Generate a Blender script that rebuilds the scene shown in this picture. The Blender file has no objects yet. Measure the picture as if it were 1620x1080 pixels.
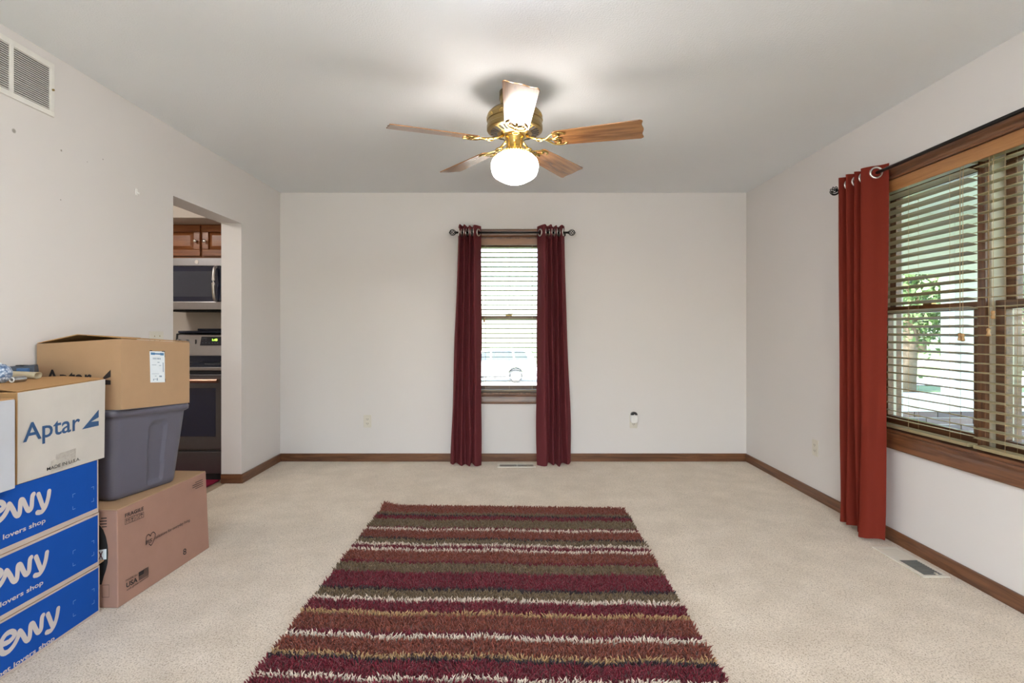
import bpy, bmesh, math, random
import numpy as np
from mathutils import Vector, Matrix

random.seed(7)
np.random.seed(7)
PI = math.pi
scene = bpy.context.scene
COL = scene.collection

# ------------------------------------------------------------------ camera
F = 840.0
CX, CY, CZ = 805.0, 524.0, 1.18          # vanishing point in the 1620x1080 frame, eye height
cam_d = bpy.data.cameras.new('camera')
cam_d.sensor_width = 36.0
cam_d.lens = F / 1620.0 * 36.0
cam_d.shift_x = (810.0 - CX) / 1620.0
cam_d.shift_y = -(540.0 - CY) / 1620.0
cam_d.clip_start = 0.05
cam_d.clip_end = 400
cam = bpy.data.objects.new('camera', cam_d)
cam.location = (0, 0, CZ)
cam.rotation_euler = (PI / 2, 0, 0)
COL.objects.link(cam)
scene.camera = cam

# ------------------------------------------------------------------ world, sun, exposure
world = bpy.data.worlds.new('world')
scene.world = world
world.use_nodes = True
wn = world.node_tree.nodes
wl = world.node_tree.links
wn.clear()
wout = wn.new('ShaderNodeOutputWorld')
wbg = wn.new('ShaderNodeBackground')
sky = wn.new('ShaderNodeTexSky')
sky.sky_type = 'NISHITA'
sky.sun_disc = False
sky.sun_elevation = math.radians(52)
sky.sun_rotation = math.radians(235)
sky.air_density = 1.0
sky.dust_density = 2.5
sky.ozone_density = 0.6
wbg.inputs['Strength'].default_value = 0.55
wl.new(sky.outputs[0], wbg.inputs[0])
wl.new(wbg.outputs[0], wout.inputs[0])

sun_d = bpy.data.lights.new('sun', 'SUN')
sun_d.energy = 5.5
sun_d.angle = math.radians(0.6)
sun_d.color = (1.0, 0.95, 0.87)
sun = bpy.data.objects.new('sun', sun_d)
sun.rotation_euler = Vector((0.66, 0.42, -1.0)).to_track_quat('-Z', 'Y').to_euler()
sun.location = (-6, -6, 9)
COL.objects.link(sun)

scene.view_settings.view_transform = 'Standard'
scene.view_settings.look = 'None'
scene.view_settings.gamma = 1.0
scene.view_settings.use_curve_mapping = False
scene.view_settings.exposure = 2.2
scene.cycles.use_denoising = True
scene.cycles.max_bounces = 10
scene.cycles.diffuse_bounces = 6
scene.cycles.transparent_max_bounces = 24
scene.cycles.sample_clamp_indirect = 8.0
scene.cycles.caustics_reflective = False
scene.cycles.caustics_refractive = False

# ------------------------------------------------------------------ colour / material helpers
def lin(r, g, b):
    def c(x):
        x /= 255.0
        return x / 12.92 if x <= 0.04045 else ((x + 0.055) / 1.055) ** 2.4
    return (c(r), c(g), c(b), 1.0)

def new_mat(name):
    m = bpy.data.materials.new(name)
    m.use_nodes = True
    n = m.node_tree.nodes
    return m, n, m.node_tree.links, n['Principled BSDF']

def plain(name, col, rough=0.5, metal=0.0, coat=0.0, emit=None, estr=0.0, var=0.06, vscale=30.0, spec=0.5):
    m, n, l, b = new_mat(name)
    tc = n.new('ShaderNodeTexCoord')
    nz = n.new('ShaderNodeTexNoise')
    nz.inputs['Scale'].default_value = vscale
    nz.inputs['Detail'].default_value = 3
    mx = n.new('ShaderNodeMix')
    mx.data_type = 'RGBA'
    mx.inputs[6].default_value = tuple(c * (1 - var) for c in col[:3]) + (1,)
    mx.inputs[7].default_value = tuple(min(1, c * (1 + var)) for c in col[:3]) + (1,)
    l.new(tc.outputs['Object'], nz.inputs['Vector'])
    l.new(nz.outputs['Fac'], mx.inputs[0])
    l.new(mx.outputs[2], b.inputs['Base Color'])
    b.inputs['Roughness'].default_value = rough
    b.inputs['Metallic'].default_value = metal
    b.inputs['Specular IOR Level'].default_value = spec
    b.inputs['Coat Weight'].default_value = coat
    b.inputs['Coat Roughness'].default_value = 0.12
    if emit:
        b.inputs['Emission Color'].default_value = emit
        b.inputs['Emission Strength'].default_value = estr
    return m

def add_bump(m, scale, strength, dist=0.01, detail=4, coord='Object', mapping=None):
    n = m.node_tree.nodes
    l = m.node_tree.links
    b = n['Principled BSDF']
    tc = n.new('ShaderNodeTexCoord')
    nz = n.new('ShaderNodeTexNoise')
    nz.inputs['Scale'].default_value = scale
    nz.inputs['Detail'].default_value = detail
    bp = n.new('ShaderNodeBump')
    bp.inputs['Strength'].default_value = strength
    bp.inputs['Distance'].default_value = dist
    if mapping:
        mp = n.new('ShaderNodeMapping')
        mp.inputs['Scale'].default_value = mapping
        l.new(tc.outputs[coord], mp.inputs[0])
        l.new(mp.outputs[0], nz.inputs['Vector'])
    else:
        l.new(tc.outputs[coord], nz.inputs['Vector'])
    l.new(nz.outputs['Fac'], bp.inputs['Height'])
    l.new(bp.outputs[0], b.inputs['Normal'])
    return m

def wood(name, light, dark, axis=0, rough=0.35, coat=0.25, across=38.0, along=2.2):
    m, n, l, b = new_mat(name)
    tc = n.new('ShaderNodeTexCoord')
    mp = n.new('ShaderNodeMapping')
    s = [across] * 3
    s[axis] = along
    mp.inputs['Scale'].default_value = s
    l.new(tc.outputs['Object'], mp.inputs[0])
    nz = n.new('ShaderNodeTexNoise')
    nz.inputs['Scale'].default_value = 1.0
    nz.inputs['Detail'].default_value = 5
    nz.inputs['Roughness'].default_value = 0.65
    nz.inputs['Distortion'].default_value = 0.9
    l.new(mp.outputs[0], nz.inputs['Vector'])
    rp = n.new('ShaderNodeValToRGB')
    rp.color_ramp.elements[0].position = 0.36
    rp.color_ramp.elements[0].color = dark
    rp.color_ramp.elements[1].position = 0.62
    rp.color_ramp.elements[1].color = light
    l.new(nz.outputs['Fac'], rp.inputs[0])
    l.new(rp.outputs[0], b.inputs['Base Color'])
    b.inputs['Roughness'].default_value = rough
    b.inputs['Coat Weight'].default_value = coat
    b.inputs['Coat Roughness'].default_value = 0.2
    return m

M = {}
M['wall'] = plain('wall_paint', (0.705, 0.673, 0.657, 1), 0.65, var=0.02, vscale=1.5)
add_bump(M['wall'], 160, 0.06, 0.004)
M['wall_kitchen'] = plain('kitchen_wall_paint', (0.62, 0.56, 0.49, 1), 0.6, var=0.03, vscale=2)
M['ceiling'] = plain('ceiling_paint', (0.785, 0.81, 0.835, 1), 0.85, var=0.015, vscale=2)
add_bump(M['ceiling'], 130, 0.35, 0.006, 3)

def carpet_mat():
    m, n, l, b = new_mat('beige_carpet')
    tc = n.new('ShaderNodeTexCoord')
    n1 = n.new('ShaderNodeTexNoise'); n1.inputs['Scale'].default_value = 185; n1.inputs['Detail'].default_value = 4; n1.inputs['Roughness'].default_value = 0.7
    n2 = n.new('ShaderNodeTexNoise'); n2.inputs['Scale'].default_value = 6; n2.inputs['Detail'].default_value = 5
    n3 = n.new('ShaderNodeTexNoise'); n3.inputs['Scale'].default_value = 260; n3.inputs['Detail'].default_value = 2
    for q in (n1, n2, n3):
        l.new(tc.outputs['Object'], q.inputs['Vector'])
    r1 = n.new('ShaderNodeValToRGB')
    e = r1.color_ramp.elements
    e[0].position = 0.37; e[0].color = (0.17, 0.12, 0.08, 1)  # dark yarn flecks, with the shade between tufts painted in too
    e[1].position = 0.46; e[1].color = (0.56, 0.475, 0.375, 1)
    e2 = e.new(0.62); e2.color = (0.69, 0.605, 0.50, 1)
    l.new(n1.outputs['Fac'], r1.inputs[0])
    r2 = n.new('ShaderNodeValToRGB')
    r2.color_ramp.elements[0].position = 0.3; r2.color_ramp.elements[0].color = (0.80, 0.78, 0.75, 1)
    r2.color_ramp.elements[1].position = 0.7; r2.color_ramp.elements[1].color = (1, 1, 1, 1)
    l.new(n2.outputs['Fac'], r2.inputs[0])
    mx = n.new('ShaderNodeMix'); mx.data_type = 'RGBA'; mx.blend_type = 'MULTIPLY'; mx.inputs[0].default_value = 1
    l.new(r1.outputs[0], mx.inputs[6]); l.new(r2.outputs[0], mx.inputs[7])
    l.new(mx.outputs[2], b.inputs['Base Color'])
    b.inputs['Roughness'].default_value = 0.95
    b.inputs['Specular IOR Level'].default_value = 0.15
    b.inputs['Sheen Weight'].default_value = 0.8
    b.inputs['Sheen Roughness'].default_value = 0.55
    b.inputs['Sheen Tint'].default_value = (0.9, 0.8, 0.68, 1)
    ad = n.new('ShaderNodeMath'); ad.operation = 'ADD'
    l.new(n1.outputs['Fac'], ad.inputs[0]); l.new(n3.outputs['Fac'], ad.inputs[1])
    bp = n.new('ShaderNodeBump'); bp.inputs['Strength'].default_value = 0.28; bp.inputs['Distance'].default_value = 0.006
    l.new(ad.outputs[0], bp.inputs['Height']); l.new(bp.outputs[0], b.inputs['Normal'])
    return m
M['carpet'] = carpet_mat()
OAK_L, OAK_D = (0.205, 0.085, 0.036, 1), (0.085, 0.030, 0.013, 1)
M['oak_x'] = wood('stained_oak_x', OAK_L, OAK_D, 0)
M['oak_y'] = wood('stained_oak_y', OAK_L, OAK_D, 1)
M['oak_z'] = wood('stained_oak_z', OAK_L, OAK_D, 2)
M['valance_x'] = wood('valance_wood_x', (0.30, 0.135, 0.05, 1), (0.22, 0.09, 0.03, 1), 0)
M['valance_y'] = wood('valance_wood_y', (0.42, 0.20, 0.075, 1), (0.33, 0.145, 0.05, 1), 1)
M['slat_x'] = plain('blind_slat_x', (0.26, 0.20, 0.12, 1), 0.45, var=0.1, vscale=8)  # same blind as the right window; dark backlit look put into the colour
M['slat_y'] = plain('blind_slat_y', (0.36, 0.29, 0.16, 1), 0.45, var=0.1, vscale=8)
M['cord'] = plain('blind_cord', (0.45, 0.30, 0.16, 1), 0.8)
M['tassel'] = wood('tassel_wood', (0.45, 0.26, 0.10, 1), (0.30, 0.16, 0.06, 1), 2)
M['vinyl'] = plain('jamb_liner', (0.62, 0.58, 0.48, 1), 0.5)
M['black_metal'] = plain('black_metal', (0.018, 0.017, 0.017, 1), 0.38, 0.6)
M['nickel'] = plain('nickel', (0.75, 0.72, 0.68, 1), 0.3, 1.0)
M['brass'] = plain('antique_brass', (0.62, 0.42, 0.13, 1), 0.24, 1.0, var=0.1)
M['brass_dark'] = plain('antique_brass_dark', (0.36, 0.26, 0.11, 1), 0.3, 1.0, var=0.15)
M['dark'] = plain('dark_void', (0.012, 0.012, 0.013, 1), 0.7)
M['cream_metal'] = plain('cream_painted_metal', (0.66, 0.61, 0.52, 1), 0.4)
M['white_metal'] = plain('white_painted_metal', (0.78, 0.76, 0.72, 1), 0.4)
M['louver'] = plain('grey_louver', (0.17, 0.165, 0.155, 1), 0.45)
M['plate'] = plain('almond_plastic', (0.68, 0.64, 0.56, 1), 0.35)
M['white_plastic'] = plain('white_plastic', (0.82, 0.81, 0.79, 1), 0.3)
M['black_plastic'] = plain('black_plastic', (0.02, 0.02, 0.022, 1), 0.3)

def glass_mat():
    m = bpy.data.materials.new('window_glass')
    m.use_nodes = True
    n = m.node_tree.nodes; l = m.node_tree.links
    n.clear()
    o = n.new('ShaderNodeOutputMaterial')
    t = n.new('ShaderNodeBsdfTransparent'); t.inputs[0].default_value = (0.95, 0.97, 0.96, 1)
    g = n.new('ShaderNodeBsdfGlossy'); g.inputs['Roughness'].default_value = 0.02
    x = n.new('ShaderNodeMixShader'); x.inputs[0].default_value = 0.05
    l.new(t.outputs[0], x.inputs[1]); l.new(g.outputs[0], x.inputs[2]); l.new(x.outputs[0], o.inputs[0])
    return m
M['glass'] = glass_mat()

def fabric(name, col, thin=0.0):
    m = plain(name, col, 0.8, var=0.05, vscale=60, spec=0.25)
    b = m.node_tree.nodes['Principled BSDF']
    b.inputs['Sheen Weight'].default_value = 0.35
    b.inputs['Sheen Roughness'].default_value = 0.4
    b.inputs['Sheen Tint'].default_value = (min(1, col[0] * 2.4), col[1] * 2.4, col[2] * 2.4, 1)
    add_bump(m, 700, 0.15, 0.002)
    if thin:
        n = m.node_tree.nodes; l = m.node_tree.links
        t = n.new('ShaderNodeBsdfTranslucent'); t.inputs[0].default_value = tuple(min(1, c * 1.5) for c in col[:3]) + (1,)
        x = n.new('ShaderNodeMixShader'); x.inputs[0].default_value = thin
        l.new(b.outputs[0], x.inputs[1]); l.new(t.outputs[0], x.inputs[2]); l.new(x.outputs[0], n['Material Output'].inputs[0])
    return m
M['curtain_rust'] = fabric('rust_curtain', lin(124, 42, 28), 0.25)
M['curtain_backlit'] = fabric('backlit_curtain', lin(112, 50, 55), 0.25)  # same cloth as the rust curtain, its backlit look painted into the colour

def kraft(name, col, streak=0.07):
    m = plain(name, col, 0.8, var=streak, vscale=14, spec=0.2)
    add_bump(m, 20, 0.05, 0.003)
    return m
M['kraft'] = kraft('kraft_board', lin(172, 140, 108))
M['kraft_pink'] = kraft('kraft_board_pink', lin(160, 124, 108))
M['kraft_in'] = kraft('kraft_board_inner', lin(176, 136, 92))
M['white_board'] = kraft('white_board', lin(196, 190, 182))
M['grey_board'] = kraft('pale_grey_board', lin(186, 188, 194))
M['blue_print'] = kraft('blue_print', lin(14, 74, 160), 0.08)
M['pale_print'] = plain('pale_print', lin(196, 186, 182), 0.7)
M['navy_print'] = plain('navy_print', lin(44, 80, 122), 0.7)
M['black_print'] = plain('black_print', lin(38, 30, 30), 0.75)
M['faint_print'] = plain('faint_print', lin(110, 150, 205), 0.75)
M['kraft_line'] = kraft('kraft_border', lin(188, 172, 160))
M['tote'] = plain('grey_tote_plastic', lin(92, 90, 102), 0.38, var=0.04)
M['tape'] = plain('packing_tape', (0.66, 0.62, 0.56, 1), 0.12, spec=0.8)
M['label_white'] = plain('label_paper', lin(225, 232, 238), 0.6)
M['label_blue'] = plain('label_blue', lin(70, 120, 165), 0.6)
M['label_grey'] = plain('label_grey', lin(140, 158, 176), 0.6)
M['steel'] = plain('stainless_steel', (0.46, 0.46, 0.48, 1), 0.3, 1.0)
M['slate'] = plain('slate_steel', (0.145, 0.14, 0.15, 1), 0.36, 0.75)
M['oven_glass'] = plain('oven_glass', (0.016, 0.02, 0.045, 1), 0.06, coat=0.6)
M['cooktop'] = plain('cooktop_glass', (0.02, 0.024, 0.04, 1), 0.08)
M['bronze'] = plain('bronze_handle', (0.42, 0.25, 0.18, 1), 0.28, 1.0)
M['cherry'] = wood('cherry_cabinet', (0.36, 0.13, 0.04, 1), (0.22, 0.07, 0.022, 1), 0)
M['green_led'] = plain('green_display', (0.2, 0.6, 0.05, 1), 0.5, emit=(0.35, 1.0, 0.06, 1), estr=1.2)

# ------------------------------------------------------------------ mesh helpers
WL = {}

class MB:
    def __init__(self):
        self.v = []
        self.f = []
    def add(self, vs, fs, mat=None):
        o = len(self.v)
        for p in vs:
            p = Vector(p)
            if mat is not None:
                p = mat @ p
            self.v.append(p)
        self.f += [tuple(i + o for i in q) for q in fs]
        return self
    def box(self, lo, hi, mat=None):
        x0, y0, z0 = lo; x1, y1, z1 = hi
        vs = [(x0, y0, z0), (x1, y0, z0), (x1, y1, z0), (x0, y1, z0), (x0, y0, z1), (x1, y0, z1), (x1, y1, z1), (x0, y1, z1)]
        return self.add(vs, [(0, 3, 2, 1), (4, 5, 6, 7), (0, 1, 5, 4), (1, 2, 6, 5), (2, 3, 7, 6), (3, 0, 4, 7)], mat)
    def hexa(self, bottom, top):
        return self.add(list(bottom) + list(top), [(0, 3, 2, 1), (4, 5, 6, 7), (0, 1, 5, 4), (1, 2, 6, 5), (2, 3, 7, 6), (3, 0, 4, 7)])
    def prism(self, poly, a, b, axes):
        """poly: 2-D outline; axes (i, j, k): outline in i, j and extruded along k from a to b"""
        i, j, k = axes
        n = len(poly)
        vs = []
        for t in (a, b):
            for p in poly:
                q = [0, 0, 0]
                q[i], q[j], q[k] = p[0], p[1], t
                vs.append(q)
        fs = [tuple(range(n - 1, -1, -1)), tuple(range(n, 2 * n))]
        fs += [(s, (s + 1) % n, n + (s + 1) % n, n + s) for s in range(n)]
        return self.add(vs, fs)
    def lathe(self, prof, c=(0, 0, 0), seg=32, mat=None, cap=True):
        vs = []; fs = []
        n = len(prof)
        for s in range(seg):
            a = 2 * PI * s / seg
            for r, z in prof:
                vs.append((c[0] + r * math.cos(a), c[1] + r * math.sin(a), c[2] + z))
        for s in range(seg):
            t = (s + 1) % seg
            for k in range(n - 1):
                fs.append((s * n + k, t * n + k, t * n + k + 1, s * n + k + 1))
        if cap:
            if prof[0][0] > 1e-6:
                fs.append(tuple(s * n for s in range(seg - 1, -1, -1)))
            if prof[-1][0] > 1e-6:
                fs.append(tuple(s * n + n - 1 for s in range(seg)))
        return self.add(vs, fs, mat)
    def tube(self, pts, r, seg=8, closed=False, flat=1.0, mat=None):
        pts = [Vector(p) for p in pts]
        n = len(pts)
        rr = r if isinstance(r, (list, tuple)) else [r] * n
        vs = []; fs = []
        up = Vector((0, 0, 1))
        for i, p in enumerate(pts):
            if closed:
                d = pts[(i + 1) % n] - pts[i - 1]
            else:
                d = pts[min(i + 1, n - 1)] - pts[max(i - 1, 0)]
            d.normalize()
            a = d.cross(up)
            if a.length < 1e-3:
                a = d.cross(Vector((0, 1, 0)))
            a.normalize()
            b = a.cross(d).normalized()
            for s in range(seg):
                t = 2 * PI * s / seg
                vs.append(p + a * math.cos(t) * rr[i] + b * math.sin(t) * rr[i] * flat)
        m = n if closed else n - 1
        for i in range(m):
            j = (i + 1) % n
            for s in range(seg):
                t = (s + 1) % seg
                fs.append((i * seg + s, i * seg + t, j * seg + t, j * seg + s))
        if not closed:
            fs.append(tuple(range(seg - 1, -1, -1)))
            fs.append(tuple((n - 1) * seg + s for s in range(seg)))
        return self.add(vs, fs, mat)
    def torus(self, c, R, r, normal=(0, 0, 1), seg=24, sub=8):
        q = Vector(normal).to_track_quat('Z', 'Y').to_matrix().to_4x4()
        q = Matrix.Translation(Vector(c)) @ q
        vs = []; fs = []
        for i in range(seg):
            a = 2 * PI * i / seg
            for j in range(sub):
                b = 2 * PI * j / sub
                vs.append(((R + r * math.cos(b)) * math.cos(a), (R + r * math.cos(b)) * math.sin(a), r * math.sin(b)))
        for i in range(seg):
            for j in range(sub):
                k = (i + 1) % seg; m = (j + 1) % sub
                fs.append((i * sub + j, k * sub + j, k * sub + m, i * sub + m))
        return self.add(vs, fs, q)
    def build(self, name, mat, parent=None, smooth=False, bevel=0.0, org=None, solid=0.0, fix=True):
        lo = [min(p[i] for p in self.v) for i in range(3)]
        hi = [max(p[i] for p in self.v) for i in range(3)]
        if org is None:
            org = Vector(((lo[0] + hi[0]) / 2, (lo[1] + hi[1]) / 2, (lo[2] + hi[2]) / 2 if parent else lo[2]))
        org = Vector(org)
        me = bpy.data.meshes.new(name)
        me.from_pydata([tuple(p - org) for p in self.v], [], self.f)
        if fix:
            bm = bmesh.new(); bm.from_mesh(me)
            bmesh.ops.recalc_face_normals(bm, faces=bm.faces)
            bm.to_mesh(me); bm.free()
        if smooth:
            me.polygons.foreach_set('use_smooth', [True] * len(me.polygons))
        me.update()
        me.materials.append(mat)
        return place(name, me, parent, org, bevel, solid, smooth)

def place(name, me, parent, org, bevel=0.0, solid=0.0, smooth=False):
    o = bpy.data.objects.new(name, me)
    COL.objects.link(o)
    org = Vector(org)
    WL[o.name] = org
    if parent:
        o.parent = parent
        o.location = org - WL[parent.name]
    else:
        o.location = org
    if solid:
        s = o.modifiers.new('thickness', 'SOLIDIFY'); s.thickness = solid; s.offset = 0
    if bevel:
        b = o.modifiers.new('edge', 'BEVEL'); b.width = bevel; b.segments = 2; b.limit_method = 'ANGLE'
        b.angle_limit = math.radians(40)
    return o

def empty(name, loc):
    o = bpy.data.objects.new(name, None)
    o.empty_display_size = 0.1
    COL.objects.link(o)
    o.location = loc
    WL[o.name] = Vector(loc)
    return o

def tag(o, label, cat, group=None):
    o['label'] = label
    o['category'] = cat
    if group:
        o['group'] = group
    return o

def struct(o, label, cat):
    o['kind'] = 'structure'
    return tag(o, label, cat)

def copy_part(src, parent, org, rot=None):
    c = src.copy()
    COL.objects.link(c)
    WL[c.name] = Vector(org)
    c.parent = parent
    c.location = Vector(org) - (WL[parent.name] if parent else Vector((0, 0, 0)))
    if rot is not None:
        c.rotation_euler = rot
    return c

def bx(name, lo, hi, mat, parent=None, bevel=0.0):
    return MB().box(lo, hi).build(name, mat, parent, bevel=bevel)

def ray(px, py):
    return Vector(((px - CX) / F, 1.0, -(py - CY) / F))

def on_plane(px, py, p0, n):
    d = ray(px, py)
    o = Vector((0, 0, CZ))
    t = (Vector(p0) - o).dot(Vector(n)) / d.dot(Vector(n))
    return o + d * t

def text_mesh(body, bold=0.0, spacing=1.0):
    cu = bpy.data.curves.new('lettering', 'FONT')
    cu.body = body
    cu.offset = bold
    cu.space_character = spacing
    cu.resolution_u = 3
    ob = bpy.data.objects.new('lettering', cu)
    COL.objects.link(ob)
    dg = bpy.context.evaluated_depsgraph_get()
    dg.update()
    me = bpy.data.meshes.new_from_object(ob.evaluated_get(dg))
    vs = [tuple(v.co) for v in me.vertices]
    fs = [tuple(p.vertices) for p in me.polygons]
    bpy.data.objects.remove(ob); bpy.data.curves.remove(cu); bpy.data.meshes.remove(me)
    return vs, fs

def print_text(name, body, bl, br, tl, mat, parent, bold=0.0, lift=0.0008, spacing=1.0):
    """lettering printed on a surface: its bounding box is laid on the corners bottom-left, bottom-right, top-left"""
    vs, fs = text_mesh(body, bold, spacing)
    x0 = min(v[0] for v in vs); x1 = max(v[0] for v in vs)
    y0 = min(v[1] for v in vs); y1 = max(v[1] for v in vs)
    bl, br, tl = Vector(bl), Vector(br), Vector(tl)
    n = (br - bl).cross(tl - bl).normalized()
    out = [bl + (br - bl) * ((v[0] - x0) / (x1 - x0)) + (tl - bl) * ((v[1] - y0) / (y1 - y0)) + n * lift for v in vs]
    return MB().add(out, fs).build(name, mat, parent, fix=False)

def strokes(name, paths, width, frame, mat, parent, lift=0.0009, step=None):
    """round-ended printed pen strokes, filled row by row so that no two faces overlap; frame(a, b) turns flat coordinates into a point"""
    o0, ou, ov = Vector(frame(0, 0)), Vector(frame(1, 0)), Vector(frame(0, 1))
    n = (ou - o0).cross(ov - o0).normalized()
    w = width / 2
    step = step or width / 9
    P = [[np.array(q, float) for q in p] for p in paths]
    lo = np.min([q for p in P for q in p], axis=0) - w - step
    hi = np.max([q for p in P for q in p], axis=0) + w + step
    gx = np.arange(lo[0], hi[0] + step, step); gy = np.arange(lo[1], hi[1] + step, step)
    X, Y = np.meshgrid(gx, gy)
    D = np.full(X.shape, 1e9)
    for p in P:
        for a, b in zip(p[:-1], p[1:]):
            d = b - a
            L = max(d.dot(d), 1e-12)
            t = np.clip(((X - a[0]) * d[0] + (Y - a[1]) * d[1]) / L, 0, 1)
            D = np.minimum(D, np.hypot(X - a[0] - t * d[0], Y - a[1] - t * d[1]))
    mb = MB()
    for j in range(len(gy)):
        ins = D[j] < w
        i = 0
        while i < len(gx):
            if ins[i]:
                k = i
                while k + 1 < len(gx) and ins[k + 1]:
                    k += 1
                x0 = gx[i] - (step * (w - D[j, i]) / max(1e-9, D[j, i - 1] - D[j, i]) if i > 0 else 0)
                x1 = gx[k] + (step * (w - D[j, k]) / max(1e-9, D[j, k + 1] - D[j, k]) if k + 1 < len(gx) else 0)
                y0, y1 = gy[j] - step / 2, gy[j] + step / 2
                mb.add([Vector(frame(*c)) + n * lift for c in ((x0, y0), (x1, y0), (x1, y1), (x0, y1))], [(0, 1, 2, 3)])
                i = k + 1
            else:
                i += 1
    return mb.build(name, mat, parent, fix=False)

def smooth_path(pts, sub=6):
    """Catmull-Rom through points of any dimension"""
    P = [np.array(p, float) for p in pts]
    out = []
    for i in range(len(P) - 1):
        p0 = P[max(i - 1, 0)]; p1 = P[i]; p2 = P[i + 1]; p3 = P[min(i + 2, len(P) - 1)]
        for s in range(sub):
            t = s / sub
            out.append(0.5 * ((2 * p1) + (p2 - p0) * t + (2 * p0 - 5 * p1 + 4 * p2 - p3) * t * t + (3 * p1 - p0 - 3 * p2 + p3) * t ** 3))
    out.append(P[-1])
    return out

# ------------------------------------------------------------------ room shell
XL, XR, YB, ZC = -2.08, 2.16, 4.828, 2.44
YR = -2.6                                   # wall behind the camera
DY0, DY1, DZ = 3.29, 4.13, 2.02             # doorway in the left wall
XLO = -2.237                                # kitchen side of the left wall
W2Y0, W2Y1, WZ0, WZ1 = 1.77, 3.26, 0.61, 2.035   # right window opening
W1X = 0.33                                  # back window half width
XRO, YBO = 2.42, 5.08                       # outer faces

def carpet_floor():
    return bx('floor', (XL - 0.12, YR, -0.12), (XR, YB, 0.0), M['carpet'])
struct(carpet_floor(), 'beige speckled carpet covering the room floor', 'floor')
struct(bx('ceiling', (XLO, YR - 0.2, ZC), (XRO, YBO, ZC + 0.3), M['ceiling']), 'white textured ceiling of the room', 'ceiling')

mb = MB()
mb.box((XLO, YR, 0), (XL, DY0, ZC)); mb.box((XLO, DY1, 0), (XL, YBO, ZC)); mb.box((XLO, DY0, DZ), (XL, DY1, ZC))

def wall_left_mat():
    m = M['wall'].copy(); m.name = 'wall_paint_scuffed'
    n = m.node_tree.nodes; l = m.node_tree.links; b = n['Principled BSDF']
    src = b.inputs['Base Color'].links[0].from_socket
    geo = n.new('ShaderNodeNewGeometry')
    cur = src
    for px, py, rad in ((22, 207, 0.011), (97, 238, 0.006), (163, 252, 0.004), (138, 256, 0.003), (96, 316, 0.004)):
        p = on_plane(px, py, (XL, 0, 0), (1, 0, 0))
        d = n.new('ShaderNodeVectorMath'); d.operation = 'DISTANCE'; d.inputs[1].default_value = p
        l.new(geo.outputs['Position'], d.inputs[0])
        mr = n.new('ShaderNodeMapRange'); mr.inputs[1].default_value = rad * 0.6; mr.inputs[2].default_value = rad
        mr.inputs[3].default_value = 0.75; mr.inputs[4].default_value = 0.0
        l.new(d.outputs['Value'], mr.inputs[0])
        mx = n.new('ShaderNodeMix'); mx.data_type = 'RGBA'; mx.inputs[7].default_value = (0.22, 0.19, 0.16, 1)
        l.new(mr.outputs[0], mx.inputs[0]); l.new(cur, mx.inputs[6])
        cur = mx.outputs[2]
    l.new(cur, b.inputs['Base Color'])
    return m
struct(mb.build('wall_left', wall_left_mat()), 'off-white left wall with an open doorway to the kitchen', 'wall')

mb = MB()
mb.box((XL, YB, 0), (-W1X, YBO, ZC)); mb.box((W1X, YB, 0), (XRO, YBO, ZC))
mb.box((-W1X, YB, 0), (W1X, YBO, WZ0)); mb.box((-W1X, YB, WZ1), (W1X, YBO, ZC))
struct(mb.build('wall_back', M['wall']), 'off-white end wall with a narrow curtained window', 'wall')

mb = MB()
mb.box((XR, YR, 0), (XRO, W2Y0, ZC)); mb.box((XR, W2Y1, 0), (XRO, YB, ZC))
mb.box((XR, W2Y0, 0), (XRO, W2Y1, WZ0)); mb.box((XR, W2Y0, WZ1), (XRO, W2Y1, ZC))
struct(mb.build('wall_right', M['wall']), 'off-white right wall with a wide wood-trimmed window', 'wall')

# wall behind the camera; its wide glazed opening is added to let in daylight
RX0, RX1, RZ = -1.75, 1.1, 2.1
mb = MB()
mb.box((XL, YR - 0.2, 0), (RX0, YR, ZC)); mb.box((RX1, YR - 0.2, 0), (XRO, YR, ZC)); mb.box((RX0, YR - 0.2, RZ), (RX1, YR, ZC))
struct(mb.build('wall_rear', M['wall']), 'off-white wall behind the viewer with an added glazed opening', 'wall')
d3 = empty('added_door', ((RX0 + RX1) / 2, YR - 0.1, 0))
struct(d3, 'wide glazed doors added behind the viewer to let in daylight', 'door')
mb = MB()
for x in (RX0, RX0 + 1.40, RX1 - 0.06):
    mb.box((x, YR - 0.14, 0), (x + 0.06, YR - 0.06, RZ))
mb.box((RX0, YR - 0.14, RZ - 0.06), (RX1, YR - 0.06, RZ)); mb.box((RX0, YR - 0.14, 0), (RX1, YR - 0.06, 0.06))
mb.build('door_frame', M['white_metal'], d3)
for x0, x1 in ((RX0 + 0.06, RX0 + 1.40), (RX0 + 1.46, RX1 - 0.06)):
    bx('pane', (x0, YR - 0.104, 0.06), (x1, YR - 0.098, RZ - 0.06), M['glass'], d3)

# baseboards
BH = 0.072
def baseboard(name, lo, hi, mat, label):
    return struct(bx(name, lo, hi, mat, bevel=0.004), label, 'baseboard')
baseboard('baseboard_back', (XL, YB - 0.014, 0), (XR, YB, BH), M['oak_x'], 'dark stained wooden baseboard along the end wall')
baseboard('baseboard_right', (XR - 0.014, YR, 0), (XR, YB - 0.014, BH), M['oak_y'], 'dark stained wooden baseboard along the right wall')
baseboard('baseboard_left', (XL, DY1 - 0.012, 0), (XL + 0.014, YB - 0.014, BH), M['oak_y'], 'short dark baseboard between the doorway and the end wall')
baseboard('baseboard_left', (XL, YR, 0), (XL + 0.014, DY0 + 0.012, BH), M['oak_y'], 'dark baseboard along the left wall behind the boxes')
baseboard('baseboard_doorway', (XLO, DY1 - 0.012, 0), (XL, DY1, BH), M['oak_x'], 'short dark baseboard on the doorway jamb')

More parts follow.
